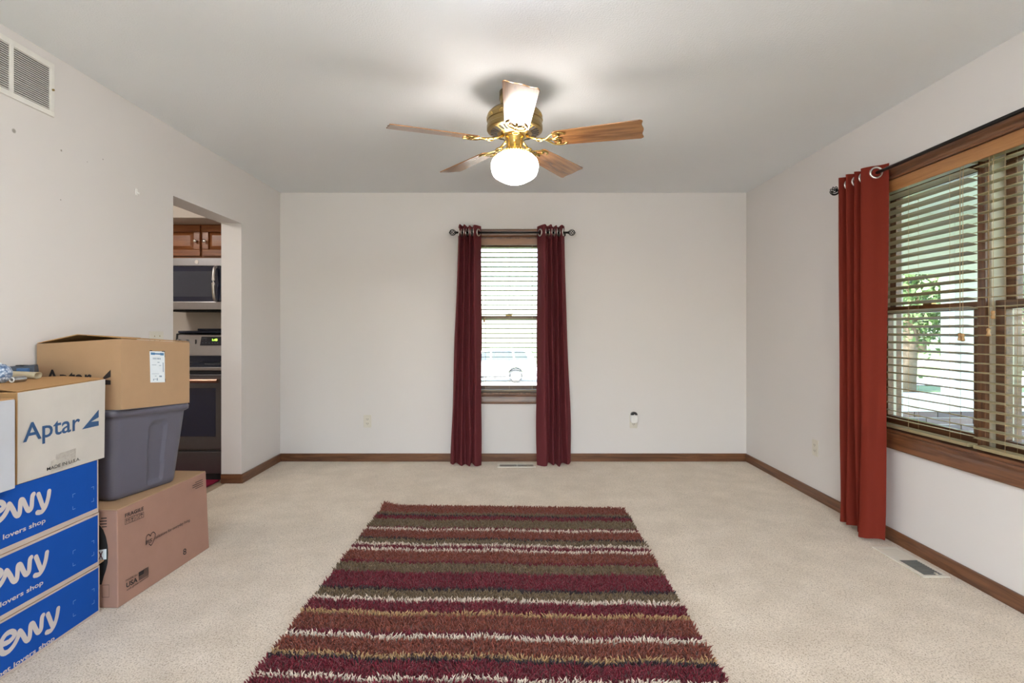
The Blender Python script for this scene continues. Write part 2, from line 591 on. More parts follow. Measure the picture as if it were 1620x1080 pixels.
# ------------------------------------------------------------------ windows
def casing_profile(w, t):
    """outline across a moulded casing: width w from the opening outwards, thickness t"""
    return [(0, 0), (0, t * 0.55), (w * 0.10, t * 0.75), (w * 0.25, t * 0.7), (w * 0.4, t * 0.82), (w * 0.75, t), (w * 0.93, t), (w, t * 0.8), (w, 0)]

def sash(parent, name, u0, u1, z0, z1, depth, thick, stile, rail_b, rail_t, axis, mat_h, mat_z):
    """one glazed sash; axis 'x': lies along X at Y=depth, axis 'y': lies along Y at X=depth"""
    def b(mb, a0, a1, c0, c1, d0=0.0, d1=1.0):
        da, db = depth + thick * d0, depth + thick * d1
        if axis == 'x':
            mb.box((a0, da, c0), (a1, db, c1))
        else:
            mb.box((da, a0, c0), (db, a1, c1))
    mb = MB()
    b(mb, u0, u1, z0, z0 + rail_b); b(mb, u0, u1, z1 - rail_t, z1)
    b(mb, u0, u0 + stile, z0 + rail_b, z1 - rail_t); b(mb, u1 - stile, u1, z0 + rail_b, z1 - rail_t)
    s = mb.build(name, mat_h, parent, bevel=0.003)
    mb = MB()
    e = 0.006
    b(mb, u0 + stile - e, u1 - stile + e, z0 + rail_b - e, z1 - rail_t + e, 0.42, 0.58)
    mb.build('pane', M['glass'], s)
    return s

MEET = 1.305
# window_1: narrow double-hung window in the end wall
w1 = empty('window_1', (0, YB + 0.1, WZ0))
struct(w1, 'narrow double-hung window between the two end-wall curtains', 'window')
CW = 0.072
P = casing_profile(CW, 0.02)
MB().prism([(YB - t, WZ1 + w) for w, t in P], -W1X - CW, W1X + CW, (1, 2, 0)).build('head_casing', M['oak_x'], w1)
MB().prism([(YB - t, WZ0 - w * 1.2) for w, t in P], -W1X - CW, W1X + CW, (1, 2, 0)).build('apron_casing', M['oak_x'], w1)
for s in (-1, 1):
    MB().prism([(s * (W1X + w), YB - t) for w, t in P], WZ0, WZ1, (0, 1, 2)).build('side_casing', M['oak_z'], w1)
mb = MB()
mb.box((-W1X, YB, WZ0), (W1X, YB + 0.22, WZ0 + 0.014)); mb.box((-W1X, YB, WZ1 - 0.014), (W1X, YB + 0.22, WZ1))
mb.box((-W1X, YB, WZ0 + 0.014), (-W1X + 0.014, YB + 0.22, WZ1 - 0.014)); mb.box((W1X - 0.014, YB, WZ0 + 0.014), (W1X, YB + 0.22, WZ1 - 0.014))
mb.build('jamb', M['oak_z'], w1)
ls = sash(w1, 'lower_sash', -W1X + 0.016, W1X - 0.016, WZ0 + 0.016, MEET + 0.02, YB + 0.105, 0.035, 0.045, 0.05, 0.04, 'x', M['oak_x'], M['oak_z'])
us = sash(w1, 'upper_sash', -W1X + 0.016, W1X - 0.016, MEET - 0.02, WZ1 - 0.016, YB + 0.15, 0.035, 0.045, 0.04, 0.05, 'x', M['oak_x'], M['oak_z'])
mb = MB(); mb.box((-0.03, YB + 0.108, MEET + 0.02), (0.03, YB + 0.135, MEET + 0.03)); mb.box((-0.012, YB + 0.105, MEET + 0.03), (0.04, YB + 0.12, MEET + 0.04))
mb.build('sash_lock', M['brass_dark'], ls, bevel=0.002)

# window_2: pair of double-hung units in the right wall
w2 = empty('window_2', (XR + 0.1, (W2Y0 + W2Y1) / 2, WZ0))
struct(w2, 'wide twin double-hung window in the right wall with stained wood trim', 'window')
MB().prism([(XR - t, WZ1 + w * 0.9) for w, t in P], W2Y0 - CW, W2Y1 + CW, (0, 2, 1)).build('head_casing', M['oak_y'], w2)
MB().prism([(XR - t, WZ0 - w * 1.22) for w, t in P], W2Y0 - CW, W2Y1 + CW, (0, 2, 1)).build('apron_casing', M['oak_y'], w2)
for yy, s in ((W2Y0, -1), (W2Y1, 1)):
    MB().prism([(XR - t, yy + s * w) for w, t in P], WZ0, WZ1, (0, 1, 2)).build('side_casing', M['oak_z'], w2)
mb = MB()
mb.box((XR, W2Y0, WZ0), (XR + 0.24, W2Y1, WZ0 + 0.014)); mb.box((XR, W2Y0, WZ1 - 0.014), (XR + 0.24, W2Y1, WZ1))
mb.box((XR, W2Y0, WZ0 + 0.014), (XR + 0.24, W2Y0 + 0.014, WZ1 - 0.014)); mb.box((XR, W2Y1 - 0.014, WZ0 + 0.014), (XR + 0.24, W2Y1, WZ1 - 0.014))
mb.build('jamb', M['oak_y'], w2)
MULL0, MULL1 = 2.492, 2.534
bx('mullion', (XR + 0.075, MULL0, WZ0 + 0.014), (XR + 0.25, MULL1, WZ1 - 0.014), M['oak_z'], w2, bevel=0.003)
for y0, y1 in ((W2Y0 + 0.014, MULL0), (MULL1, W2Y1 - 0.014)):
    for yy, s in ((y0, 1), (y1, -1)):
        a, b_ = sorted((yy, yy + s * 0.012))
        bx('jamb_liner', (XR + 0.095, a, WZ0 + 0.016), (XR + 0.2, b_, WZ1 - 0.016), M['vinyl'], w2)
    ls = sash(w2, 'lower_sash', y0 + 0.013, y1 - 0.013, WZ0 + 0.016, MEET + 0.02, XR + 0.112, 0.036, 0.05, 0.055, 0.04, 'y', M['oak_y'], M['oak_z'])
    sash(w2, 'upper_sash', y0 + 0.013, y1 - 0.013, MEET - 0.02, WZ1 - 0.016, XR + 0.16, 0.036, 0.05, 0.04, 0.05, 'y', M['oak_y'], M['oak_z'])
    ym = (y0 + y1) / 2
    mb = MB(); mb.box((XR + 0.115, ym - 0.03, MEET + 0.02), (XR + 0.142, ym + 0.03, MEET + 0.03)); mb.box((XR + 0.112, ym - 0.04, MEET + 0.03), (XR + 0.127, ym + 0.012, MEET + 0.04))
    mb.build('sash_lock', M['brass_dark'], ls, bevel=0.002)

# ------------------------------------------------------------------ kitchen shell beyond the doorway
KX0, KY0, KY1 = -4.4, 2.2, 4.9
struct(bx('floor_kitchen', (KX0, KY0, -0.12), (XL - 0.12, KY1, -0.004), plain('kitchen_vinyl_floor', (0.35, 0.27, 0.19, 1), 0.4)), 'tan vinyl kitchen floor beyond the doorway', 'floor')
struct(bx('wall_kitchen_back', (KX0, KY1, -0.1), (XLO, KY1 + 0.18, 2.6), M['wall_kitchen']), 'beige kitchen wall behind the range', 'wall')
struct(bx('wall_kitchen_side', (KX0 - 0.15, KY0, -0.1), (KX0, KY1, 2.6), M['wall_kitchen']), 'far beige side wall of the kitchen', 'wall')
struct(bx('wall_kitchen_front', (KX0, KY0 - 0.15, -0.1), (XLO, KY0, 2.6), M['wall_kitchen']), 'beige kitchen wall facing the range', 'wall')
struct(bx('ceiling_kitchen', (KX0, KY0, ZC), (XLO, KY1, ZC + 0.16), M['ceiling']), 'white kitchen ceiling seen above the cabinets', 'ceiling')
struct(bx('wall_kitchen_soffit', (KX0, 4.30, 2.10), (XLO, KY1, ZC), M['wall_kitchen']), 'beige boxed soffit above the kitchen cabinets', 'soffit')

# ------------------------------------------------------------------ blinds
def blind(axis, u0, u1, depth, ztop, zbot, tilt, ladders, slat_mat, rail_mat, label, group, tassels, valance=None, toward=-1):
    """axis 'x' or 'y' = direction of the slats; depth = coordinate across; tilt > 0 raises the room-side edge"""
    uc = (u0 + u1) / 2
    loc = (uc, depth, zbot) if axis == 'x' else (depth, uc, zbot)
    root = empty('horizontal_blind', loc)
    tag(root, label, 'blind', group)
    def pt(u, d, z):
        return Vector((u, depth + d, z)) if axis == 'x' else Vector((depth + d, u, z))
    def box(name, a0, a1, d0, d1, c0, c1, mat, bev=0.002):
        p, q = pt(a0, d0, c0), pt(a1, d1, c1)
        return bx(name, [min(p[i], q[i]) for i in range(3)], [max(p[i], q[i]) for i in range(3)], mat, root, bev)
    box('headrail', u0, u1, -0.022, 0.026, ztop - 0.045, ztop, slat_mat)
    box('bottom_rail', u0, u1, -0.025, 0.025, zbot, zbot + 0.016, slat_mat)
    if valance:
        a0, a1, z0, z1 = valance
        v = box('valance', a0, a1, -0.048, -0.036, z0, z1, rail_mat, 0.004)
    pitch = 0.0436
    z = zbot + 0.05
    zs = []
    while z < ztop - 0.055:
        zs.append(z); z += pitch
    W = 0.05
    mb = MB()
    prof = [(-W / 2, -0.0012), (0, 0.0012), (W / 2, -0.0012), (W / 2, 0.0014), (0, 0.0038), (-W / 2, 0.0014)]
    c, s = math.cos(tilt), math.sin(tilt)
    # room side is -d; raise it by tilt
    rp = [(p[0] * c + p[1] * s, -p[0] * s + p[1] * c) for p in prof]
    vs = []
    for u in (-(u1 - u0) / 2, (u1 - u0) / 2):
        for d, zz in rp:
            vs.append((u, d, zz) if axis == 'x' else (d, u, zz))
    n = 6
    fs = [tuple(range(n - 1, -1, -1)), tuple(range(n, 2 * n))] + [(k, (k + 1) % n, n + (k + 1) % n, n + k) for k in range(n)]
    first = None
    for i, zz in enumerate(zs):
        org = pt(uc, 0, zz)
        if first is None:
            first = MB().add([Vector(v) + org for v in vs], fs).build('slat', slat_mat, root, org=org)
        else:
            copy_part(first, root, org)
    for u in ladders:
        mb = MB()
        for d in (-0.027, 0.027):
            mb.tube([pt(u, d, zbot + 0.01), pt(u, d, ztop - 0.04)], 0.0009, 4)
        for zz in zs:
            mb.tube([pt(u, -0.027, zz + 0.027 * s - 0.003), pt(u, 0.027, zz - 0.027 * s - 0.003)], 0.0008, 4)
        mb.build('ladder_cord', M['cord'], root)
    for u, d, zz in tassels:
        MB().tube([pt(u, -0.03, ztop - 0.03), pt(u, d, ztop - 0.12), pt(u, d, zz + 0.02)], 0.0011, 5).build('lift_cord', M['cord'], root)
        p = pt(u, d, zz)
        MB().lathe([(0.003, 0.018), (0.007, 0.016), (0.0085, 0.008), (0.0055, 0.0), (0.0085, -0.010), (0.0095, -0.017), (0.004, -0.02)], p, 12).build('tassel', M['tassel'], root, smooth=True)
    return root

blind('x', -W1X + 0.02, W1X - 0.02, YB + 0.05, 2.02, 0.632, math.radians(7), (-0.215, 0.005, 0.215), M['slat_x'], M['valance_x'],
      'wooden blind toned dark as if backlit, in the narrow window between the end-wall curtains', 'wooden window blinds', [(-0.225, -0.034, 1.285)], (-W1X + 0.002, W1X - 0.002, 1.965, 2.03))
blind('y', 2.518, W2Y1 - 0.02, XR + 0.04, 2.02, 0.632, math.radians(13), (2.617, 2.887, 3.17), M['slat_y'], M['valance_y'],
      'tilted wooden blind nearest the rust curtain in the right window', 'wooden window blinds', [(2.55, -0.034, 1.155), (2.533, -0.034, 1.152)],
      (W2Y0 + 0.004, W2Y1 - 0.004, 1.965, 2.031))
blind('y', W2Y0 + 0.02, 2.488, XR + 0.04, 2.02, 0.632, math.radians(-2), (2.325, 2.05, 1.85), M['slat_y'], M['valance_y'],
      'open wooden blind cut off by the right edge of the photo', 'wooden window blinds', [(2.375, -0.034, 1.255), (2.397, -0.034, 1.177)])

# ------------------------------------------------------------------ curtain rods and curtains
def finial(mb, c, r, axis):
    """openwork twisted cage ball"""
    c = Vector(c)
    for k in range(6):
        pts = []
        for s in range(13):
            t = PI * s / 12
            a = 2 * PI * k / 6 + 1.3 * t
            p = (r * math.sin(t) * math.cos(a), r * math.sin(t) * math.sin(a), r * math.cos(t))
            pts.append(c + (Vector((p[2], p[0], p[1])) if axis == 0 else Vector((p[0], p[2], p[1]))))
        mb.tube(pts, 0.0028, 5)
    return mb

def rod(axis, a, b, other, z, wall, label, r=0.009, brackets=()):
    p0 = Vector((a, other, z)) if axis == 0 else Vector((other, a, z))
    p1 = Vector((b, other, z)) if axis == 0 else Vector((other, b, z))
    root = empty('curtain_rod', (p0 + p1) / 2)
    tag(root, label, 'curtain rod', 'black curtain rods')
    MB().tube([p0, p1], r, 12).build('pole', M['black_metal'], root, smooth=True)
    d = (p1 - p0).normalized()
    for p, s in ((p0, -1), (p1, 1)):
        mb = MB()
        finial(mb, p + d * s * 0.034, 0.027, axis)
        mb.tube([p, p + d * s * 0.012], 0.012, 10); mb.tube([p + d * s * 0.06, p + d * s * 0.066], 0.005, 8)
        mb.build('finial', M['black_metal'], root)
    for u in brackets:
        q = Vector((u, other, z)) if axis == 0 else Vector((other, u, z))
        e = Vector((u, wall, z)) if axis == 0 else Vector((wall, u, z))
        mb = MB()
        mb.tube([e, e + (q - e) * 0.5 + Vector((0, 0, -0.012)), q + Vector((0, 0, -0.012))], 0.005, 8)
        w = (e - q).normalized() * 0.004
        mb.tube([e - w * 1.2, e], 0.018, 12)
        mb.build('bracket', M['black_metal'], root)
    return root

rod(0, -0.465, 0.525, 4.715, 2.057, YB, 'short black curtain rod over the narrow end window', brackets=(-0.44, 0.50))
rod(1, 3.355, 1.60, 2.08, 2.076, XR, 'long black curtain rod over the wide right window', brackets=(3.325, 1.68))

def curtain(name, top, bottom, ztop, zbot, rodz, along, mat, label, gromm, rng):
    """top/bottom: control points (u, d) of the folded cloth, same count; along 'x': u is X, d is Y"""
    rng = random.Random(rng)
    tp = smooth_path(top, 7); bp = smooth_path(bottom, 7)
    n = len(tp)
    rows = 46
    mb = MB()
    ph = [rng.uniform(0, 6.28) for _ in range(4)]
    for r in range(rows + 1):
        t = r / rows
        k = t * t * (3 - 2 * t) * 0.55 + t * 0.45
        z = ztop + (zbot - ztop) * t
        for i in range(n):
            u = tp[i][0] * (1 - k) + bp[i][0] * k
            d = tp[i][1] * (1 - k) + bp[i][1] * k
            s = i / n
            u += 0.006 * k * math.sin(5 * t + 9 * s + ph[0]) + 0.004 * k * math.sin(13 * t + 17 * s + ph[1])
            d += 0.006 * k * math.sin(4 * t + 14 * s + ph[2])
            if t > 0.93:
                d += 0.006 * math.sin(20 * s + ph[3]) * (t - 0.93) / 0.07
            zz = z + (0.008 * math.sin(11 * s + ph[3]) * t if t > 0.9 else 0) + (0.006 * math.sin(7 * s) if r == 0 else 0)
            mb.v.append(Vector((u, d, zz)) if along == 'x' else Vector((d, u, zz)))
    for r in range(rows):
        for i in range(n - 1):
            mb.f.append((r * n + i, r * n + i + 1, (r + 1) * n + i + 1, (r + 1) * n + i))
    o = mb.build(name, mat, None, smooth=True)
    tag(o, label, 'curtain')
    # stitched hem line across the top pocket, slightly proud
    for i in gromm:
        a, b = Vector(tp[i][:2]), Vector(tp[min(i + 1, n - 1)][:2])
        d = (b - a).normalized()
        nrm = Vector((-d.y, d.x, 0)) if along == 'x' else Vector((d.x, -d.y, 0))
        c = Vector((a.x, a.y, rodz)) if along == 'x' else Vector((a.y, a.x, rodz))
        MB().torus(c, 0.0285, 0.0065, nrm, 28, 8).build('grommet', M['nickel'], o, smooth=True)
    return o

RM, WS = 2.025, 2.122
topR = [(3.305, WS), (3.262, RM), (3.228, WS), (3.192, RM), (3.155, WS), (3.115, RM), (3.085, WS - 0.01), (3.05, RM - 0.004), (3.012, 2.045), (2.992, 2.098), (2.968, WS + 0.004)]
botR = [(3.30, 2.115), (3.255, 2.03), (3.20, 2.11), (3.165, 2.02), (3.13, 2.10), (3.075, 2.005), (3.055, 2.07), (3.02, 1.995), (2.972, 2.004), (2.945, 2.05), (2.915, 2.07)]
curtain('curtain', topR, botR, 2.118, 0.022, 2.076, 'y', M['curtain_rust'], 'rust-red grommet curtain hanging beside the wide right window', (4, 11, 18, 25, 32, 39, 46, 60), 3)
fr, wl_ = 4.665, 4.762
topA = [(-0.452, wl_), (-0.432, fr), (-0.412, wl_), (-0.392, fr), (-0.368, wl_), (-0.345, fr), (-0.325, wl_), (-0.305, fr), (-0.248, wl_ - 0.004)]
botA = [(-0.522, 4.74), (-0.49, 4.655), (-0.462, 4.735), (-0.41, 4.64), (-0.392, 4.72), (-0.345, 4.625), (-0.328, 4.70), (-0.29, 4.62), (-0.238, 4.69)]
curtain('curtain', topA, botA, 2.118, 0.006, 2.057, 'x', M['curtain_backlit'], 'curtain panel toned wine-red as if backlit, on the left of the narrow end window', (4, 11, 18, 25, 32, 39, 46, 53), 5)
topB = [(0.254, wl_ - 0.004), (0.315, fr), (0.345, wl_), (0.372, fr), (0.395, wl_), (0.418, fr), (0.44, wl_), (0.464, fr), (0.498, wl_)]
botB = [(0.246, 4.70), (0.318, 4.625), (0.352, 4.72), (0.39, 4.63), (0.415, 4.72), (0.448, 4.63), (0.47, 4.73), (0.508, 4.65), (0.552, 4.745)]
curtain('curtain', topB, botB, 2.118, 0.008, 2.057, 'x', M['curtain_backlit'], 'curtain panel toned wine-red as if backlit, on the right of the narrow end window', (3, 10, 17, 24, 31, 38, 45, 52), 8)

# ------------------------------------------------------------------ ceiling fan
FX, FY = 0.031, 2.80
fan = empty('ceiling_fan', (FX, FY, ZC))
tag(fan, 'brass ceiling fan with five oak blades and a lit white glass globe', 'ceiling fan')
c0 = (FX, FY, 0)
MB().lathe([(0.081, 2.44), (0.081, 2.40), (0.076, 2.392), (0.078, 2.386), (0.07, 2.372), (0.045, 2.365), (0.03, 2.36)], c0, 40).build('canopy', M['brass_dark'], fan, smooth=True)
MB().lathe([(0.028, 2.365), (0.028, 2.335), (0.05, 2.33)], c0, 24).build('neck', M['brass_dark'], fan, smooth=True)
mo = MB().lathe([(0.05, 2.345), (0.10, 2.342), (0.128, 2.335), (0.138, 2.325), (0.143, 2.318), (0.143, 2.312), (0.147, 2.308), (0.147, 2.285), (0.143, 2.281), (0.143, 2.262),
          (0.147, 2.258), (0.147, 2.240), (0.144, 2.234), (0.135, 2.230), (0.10, 2.222), (0.085, 2.218), (0.072, 2.21), (0.03, 2.208)], c0, 56).build('motor_housing', M['brass_dark'], fan, smooth=False)
mb = MB()
for k in range(28):
    a = 2 * PI * k / 28
    mt = Matrix.Translation((FX, FY, 0)) @ Matrix.Rotation(a, 4, 'Z')
    mb.add([(0.092, -0.0045, 2.2175), (0.128, -0.006, 2.2265), (0.128, 0.006, 2.2265), (0.092, 0.0045, 2.2175),
            (0.092, -0.0045, 2.2195), (0.128, -0.006, 2.2285), (0.128, 0.006, 2.2285), (0.092, 0.0045, 2.2195)],
           [(0, 1, 2, 3), (4, 7, 6, 5), (0, 4, 5, 1), (1, 5, 6, 2), (2, 6, 7, 3), (3, 7, 4, 0)], mt)
mb.build('cooling_slots', M['dark'], mo)
mb = MB()
for k in range(12):   # pierced ornament band on the housing side
    a = 2 * PI * k / 12
    for j in range(3):
        p = (FX + 0.1465 * math.cos(a + j * 0.06), FY + 0.1465 * math.sin(a + j * 0.06), 2.2965 + (0.004 if j == 1 else -0.002))
        mb.torus(p, 0.0055, 0.0017, (math.cos(a), math.sin(a), 0), 10, 5)
mb.build('ornament_band', M['brass'], mo)
MB().lathe([(0.05, 2.21), (0.052, 2.20), (0.046, 2.19), (0.044, 2.15), (0.047, 2.143), (0.047, 2.138), (0.04, 2.132)], c0, 40).build('switch_housing', M['brass'], fan, smooth=True)
ft = MB().lathe([(0.03, 2.137), (0.06, 2.134), (0.066, 2.128), (0.066, 2.118), (0.06, 2.114)], c0, 40).build('globe_fitter', M['brass'], fan, smooth=True)
mb = MB()
for k in range(30):
    a = 2 * PI * k / 30
    mb.lathe([(0.0, 0.005), (0.0045, 0.0025), (0.0045, -0.0025), (0.0, -0.005)], (FX + 0.068 * math.cos(a), FY + 0.068 * math.sin(a), 2.124), 6)
mb.build('bead_ring', M['brass'], ft)
def globe_mat():
    m, n, l, b = new_mat('lit_opal_glass')
    b.inputs['Base Color'].default_value = (0.9, 0.88, 0.84, 1)
    b.inputs['Roughness'].default_value = 0.12
    b.inputs['Emission Color'].default_value = (1.0, 0.91, 0.83, 1)
    b.inputs['Emission Strength'].default_value = 6.6
    return m
GP = [(0.056, 2.128), (0.056, 2.118), (0.075, 2.112), (0.100, 2.100), (0.118, 2.082), (0.125, 2.060), (0.125, 2.045), (0.121, 2.022), (0.114, 2.004), (0.105, 1.994), (0.085, 1.981), (0.06, 1.968), (0.036, 1.959), (0.02, 1.955), (0.0, 1.954)]
MB().lathe(GP, c0, 48).build('glass_globe', globe_mat(), fan, smooth=True)

M['blade'] = wood('oak_blade', (0.36, 0.17, 0.062, 1), (0.15, 0.06, 0.022, 1), 0, 0.22, 0.7, 34, 2.4)
BZ = 2.172
PITCH = math.radians(-13)
def blade_outline():
    pts = []
    r0, r1 = 0.205, 0.66
    wroot, wtip = 0.061, 0.079
    tip = []
    for s in range(25):                        # scalloped tip: from +y to -y
        v = 1 - 2 * s / 24
        y = v * wtip
        x = r1 - 0.007 * (1 - math.cos(v * PI * 2)) * 0.5 - 0.016 * (max(0, abs(v) - 0.82) / 0.18) ** 2
        tip.append((x, y))
    pts = [(r0 + 0.012, wroot), (0.35, wroot + 0.006)] + tip + [(0.35, -wroot - 0.006), (r0 + 0.012, -wroot), (r0, -wroot + 0.014), (r0, wroot - 0.014)]
    return pts
az = [math.radians(d) + 0.027 for d in (-162, -18, -90, 54, 126)]
RX = Matrix.Rotation(PITCH, 4, 'X')
def iron():
    mb = MB()
    # arm from the motor underside, dropping to the blade
    mb.tube([(0.062, 0, 0.035), (0.085, 0, 0.022), (0.12, 0, 0.010), (0.16, 0, 0.004), (0.20, 0, 0.0)], [0.012, 0.011, 0.010, 0.010, 0.010], 8, flat=0.6)
    for s in (-1, 1):
        h = smooth_path([(0.165, 0, 0.003), (0.185, s * 0.022, 0.001), (0.205, s * 0.043, -0.001), (0.235, s * 0.052, -0.002), (0.262, s * 0.046, -0.002), (0.274, s * 0.036, -0.002)], 4)
        mb.tube([RX @ Vector(p) for p in h], [0.0075 - 0.003 * i / len(h) for i in range(len(h))], 6, flat=0.6)
        h = smooth_path([(0.19, 0, 0.0), (0.222, s * 0.012, -0.001), (0.238, s * 0.026, -0.002), (0.232, s * 0.036, -0.002), (0.22, s * 0.034, -0.002)], 4)
        mb.tube([RX @ Vector(p) for p in h], [0.006 - 0.002 * i / len(h) for i in range(len(h))], 6, flat=0.6)
    mb.tube([RX @ Vector((0.2, 0, 0)), RX @ Vector((0.25, 0, -0.002))], 0.007, 6, flat=0.6)
    mb.torus((0.135, 0, 0.004), 0.017, 0.0045, (0, 0, 1), 16, 6)
    return mb
b0 = i0 = None
for a in az:
    org = Vector((FX, FY, BZ))
    if b0 is None:
        mb = MB().prism(blade_outline(), 0.002, 0.0075, (0, 1, 2))
        mb.v = [RX @ p + org for p in mb.v]
        b0 = mb.build('blade', M['blade'], fan, org=org, bevel=0.0015)
        mb = iron()
        mb.v = [p + org for p in mb.v]
        i0 = mb.build('blade_iron', M['brass'], fan, org=org, smooth=True)
        b0.rotation_euler = (0, 0, a); i0.rotation_euler = (0, 0, a)
    else:
        copy_part(b0, fan, org, (0, 0, a)); copy_part(i0, fan, org, (0, 0, a))

# ------------------------------------------------------------------ registers, grille, outlets
def floor_register(x0, x1, y0, y1, along, label, closed_half=False):
    root = empty('floor_register', ((x0 + x1) / 2, (y0 + y1) / 2, 0))
    tag(root, label, 'floor vent', 'cream floor registers')
    z = 0.007
    fl = 0.02
    mb = MB()
    mb.box((x0, y0, 0), (x1, y0 + fl, z)); mb.box((x0, y1 - fl, 0), (x1, y1, z))
    mb.box((x0, y0 + fl, 0), (x0 + fl, y1 - fl, z)); mb.box((x1 - fl, y0 + fl, 0), (x1, y1 - fl, z))
    mb.build('frame', M['cream_metal'], root, bevel=0.002)
    bx('duct_opening', (x0 + fl, y0 + fl, 0.0), (x1 - fl, y1 - fl, 0.0012), M['dark'], root)
    if along == 'x':
        n = 26
        for k in range(n):
            if k == n // 2:
                w = 0.004
            else:
                w = 0.0022
            xx = x0 + fl + (x1 - x0 - 2 * fl) * (k + 0.5) / n
            bx('louver', (xx - w, y0 + fl, 0.001), (xx + w, y1 - fl, 0.0062), M['cream_metal'], root)
    else:
        ym = (y0 + y1) / 2 + 0.01
        bx('damper_plate', (x0 + fl, ym, 0.0015), (x1 - fl, y1 - fl - 0.006, 0.0058), M['cream_metal'], root)
        n = 11
        for k in range(n):
            yy = y0 + fl + (ym - y0 - fl) * (k + 0.6) / n
            bx('louver', (x0 + fl, yy - 0.0034, 0.0012), (x1 - fl, yy + 0.0034, 0.0056), M['louver'], root)
        bx('lever', (x1 - fl - 0.03, y0 + fl, 0.002), (x1 - fl - 0.022, y0 + fl + 0.018, 0.010), M['cream_metal'], root)
floor_register(-0.10, 0.234, 4.597, 4.722, 'x', 'cream metal floor register between the end-wall curtain hems')
floor_register(1.983, 2.115, 2.542, 2.898, 'y', 'cream metal floor register beside the right baseboard, half closed')

vg = empty('return_air_grille', (XL, 2.13, 2.155))
tag(vg, 'white louvered return air grille high on the left wall', 'vent')
GY0, GY1, GZ0, GZ1 = 1.78, 2.423, 2.155, 2.397
bx('backing', (XL, GY0 + 0.01, GZ0 + 0.01), (XL + 0.0015, GY1 - 0.01, GZ1 - 0.01), M['dark'], vg)
mb = MB()
mb.box((XL, GY0, GZ0), (XL + 0.008, GY1, GZ0 + 0.024)); mb.box((XL, GY0, GZ1 - 0.024), (XL + 0.008, GY1, GZ1))
for a, b in ((GY0, GY0 + 0.024), (GY1 - 0.024, GY1), (2.206, 2.224), (1.99, 2.008)):
    mb.box((XL, a, GZ0 + 0.024), (XL + 0.008, b, GZ1 - 0.024))
mb.build('frame', M['white_metal'], vg, bevel=0.002)
lv = None
for a, b in ((2.224, GY1 - 0.024), (2.008, 2.206), (GY0 + 0.024, 1.99)):
    first = None
    for k in range(21):
        z = GZ0 + 0.029 + 0.0092 * k
        org = Vector((XL + 0.004, (a + b) / 2, z))
        if first is None:
            first = MB().hexa([(XL + 0.0015, a, z + 0.0035), (XL + 0.007, a, z - 0.0035), (XL + 0.007, b, z - 0.0035), (XL + 0.0015, b, z + 0.0035)],
                              [(XL + 0.0015, a, z + 0.0048), (XL + 0.0075, a, z - 0.0022), (XL + 0.0075, b, z - 0.0022), (XL + 0.0015, b, z + 0.0048)]).build('louver', M['white_metal'], vg, org=org)
        else:
            copy_part(first, vg, org)
MB().tube([(XL + 0.008, 2.412, 2.276), (XL + 0.014, 2.412, 2.276)], 0.005, 8).build('screw', M['brass_dark'], vg)

def outlet(c, axis, label, sides=1):
    """duplex outlet; axis 'y': on a wall facing -Y, 'x+': facing +X, 'x-': facing -X"""
    root = empty('wall_outlet', c)
    tag(root, label, 'outlet', 'almond wall outlets')
    c = Vector(c)
    if axis == 'y':
        u, n = Vector((1, 0, 0)), Vector((0, -1, 0))
    elif axis == 'x-':
        u, n = Vector((0, -1, 0)), Vector((-1, 0, 0))
    else:
        u, n = Vector((0, 1, 0)), Vector((1, 0, 0))
    w = Vector((0, 0, 1))
    def bb(name, ua, ub, za, zb, na, nb, mat, par, bev=0.0):
        pts = [c + u * a + w * z + n * d for a in (ua, ub) for z in (za, zb) for d in (na, nb)]
        lo = [min(p[i] for p in pts) for i in range(3)]; hi = [max(p[i] for p in pts) for i in range(3)]
        return bx(name, lo, hi, mat, par, bev)
    bb('cover_plate', -0.035, 0.035, -0.057, 0.057, 0, 0.006, M['plate'], root, 0.002)
    for z in (-0.02, 0.02):
        s = bb('socket', -0.017, 0.017, z - 0.014, z + 0.014, 0.006, 0.0085, M['plate'], root, 0.001)
        for a in (-0.007, 0.007):
            bb('slot', a - 0.0014, a + 0.0014, z - 0.004, z + 0.006, 0.0083, 0.0089, M['dark'], s)
        bb('ground_hole', -0.002, 0.002, z - 0.010, z - 0.006, 0.0083, 0.0089, M['dark'], s)
    return root
outlet((-1.284, YB, 0.364), 'y', 'almond duplex outlet on the end wall left of the curtains')
outlet((1.132, YB, 0.358), 'y', 'almond duplex outlet on the end wall holding the white plug-in')
outlet((XR, 3.737, 0.361), 'x-', 'almond duplex outlet low on the right wall left of the rust curtain')

# plug-in air freshener
pf = empty('plug_in_freshener', (1.131, YB - 0.0095, 0.40))
tag(pf, 'white plug-in air freshener with a dark top in the end wall outlet', 'air freshener')
def rounded(w, h, r, n=5):
    out = []
    for cx_, cy_, a0 in ((w - r, h - r, 0), (-w + r, h - r, PI / 2), (-w + r, -h + r, PI), (w - r, -h + r, 1.5 * PI)):
        for k in range(n + 1):
            a = a0 + PI / 2 * k / n
            out.append((cx_ + r * math.cos(a), cy_ + r * math.sin(a)))
    return out
def shp(pts, cx_, cz_):
    return [(cx_ + x, cz_ + z) for x, z in pts]
MB().prism(shp(rounded(0.031, 0.036, 0.02), 1.131, 0.388), YB - 0.045, YB - 0.0095, (0, 2, 1)).build('body', M['white_plastic'], pf, bevel=0.004)
MB().prism(shp([(-0.03, 0.0), (-0.0285, 0.012), (-0.02, 0.024), (0, 0.029), (0.02, 0.024), (0.0285, 0.012), (0.03, 0.0)], 1.131, 0.4245), YB - 0.043, YB - 0.012, (0, 2, 1)).build('top_cap', M['black_plastic'], pf, bevel=0.003)
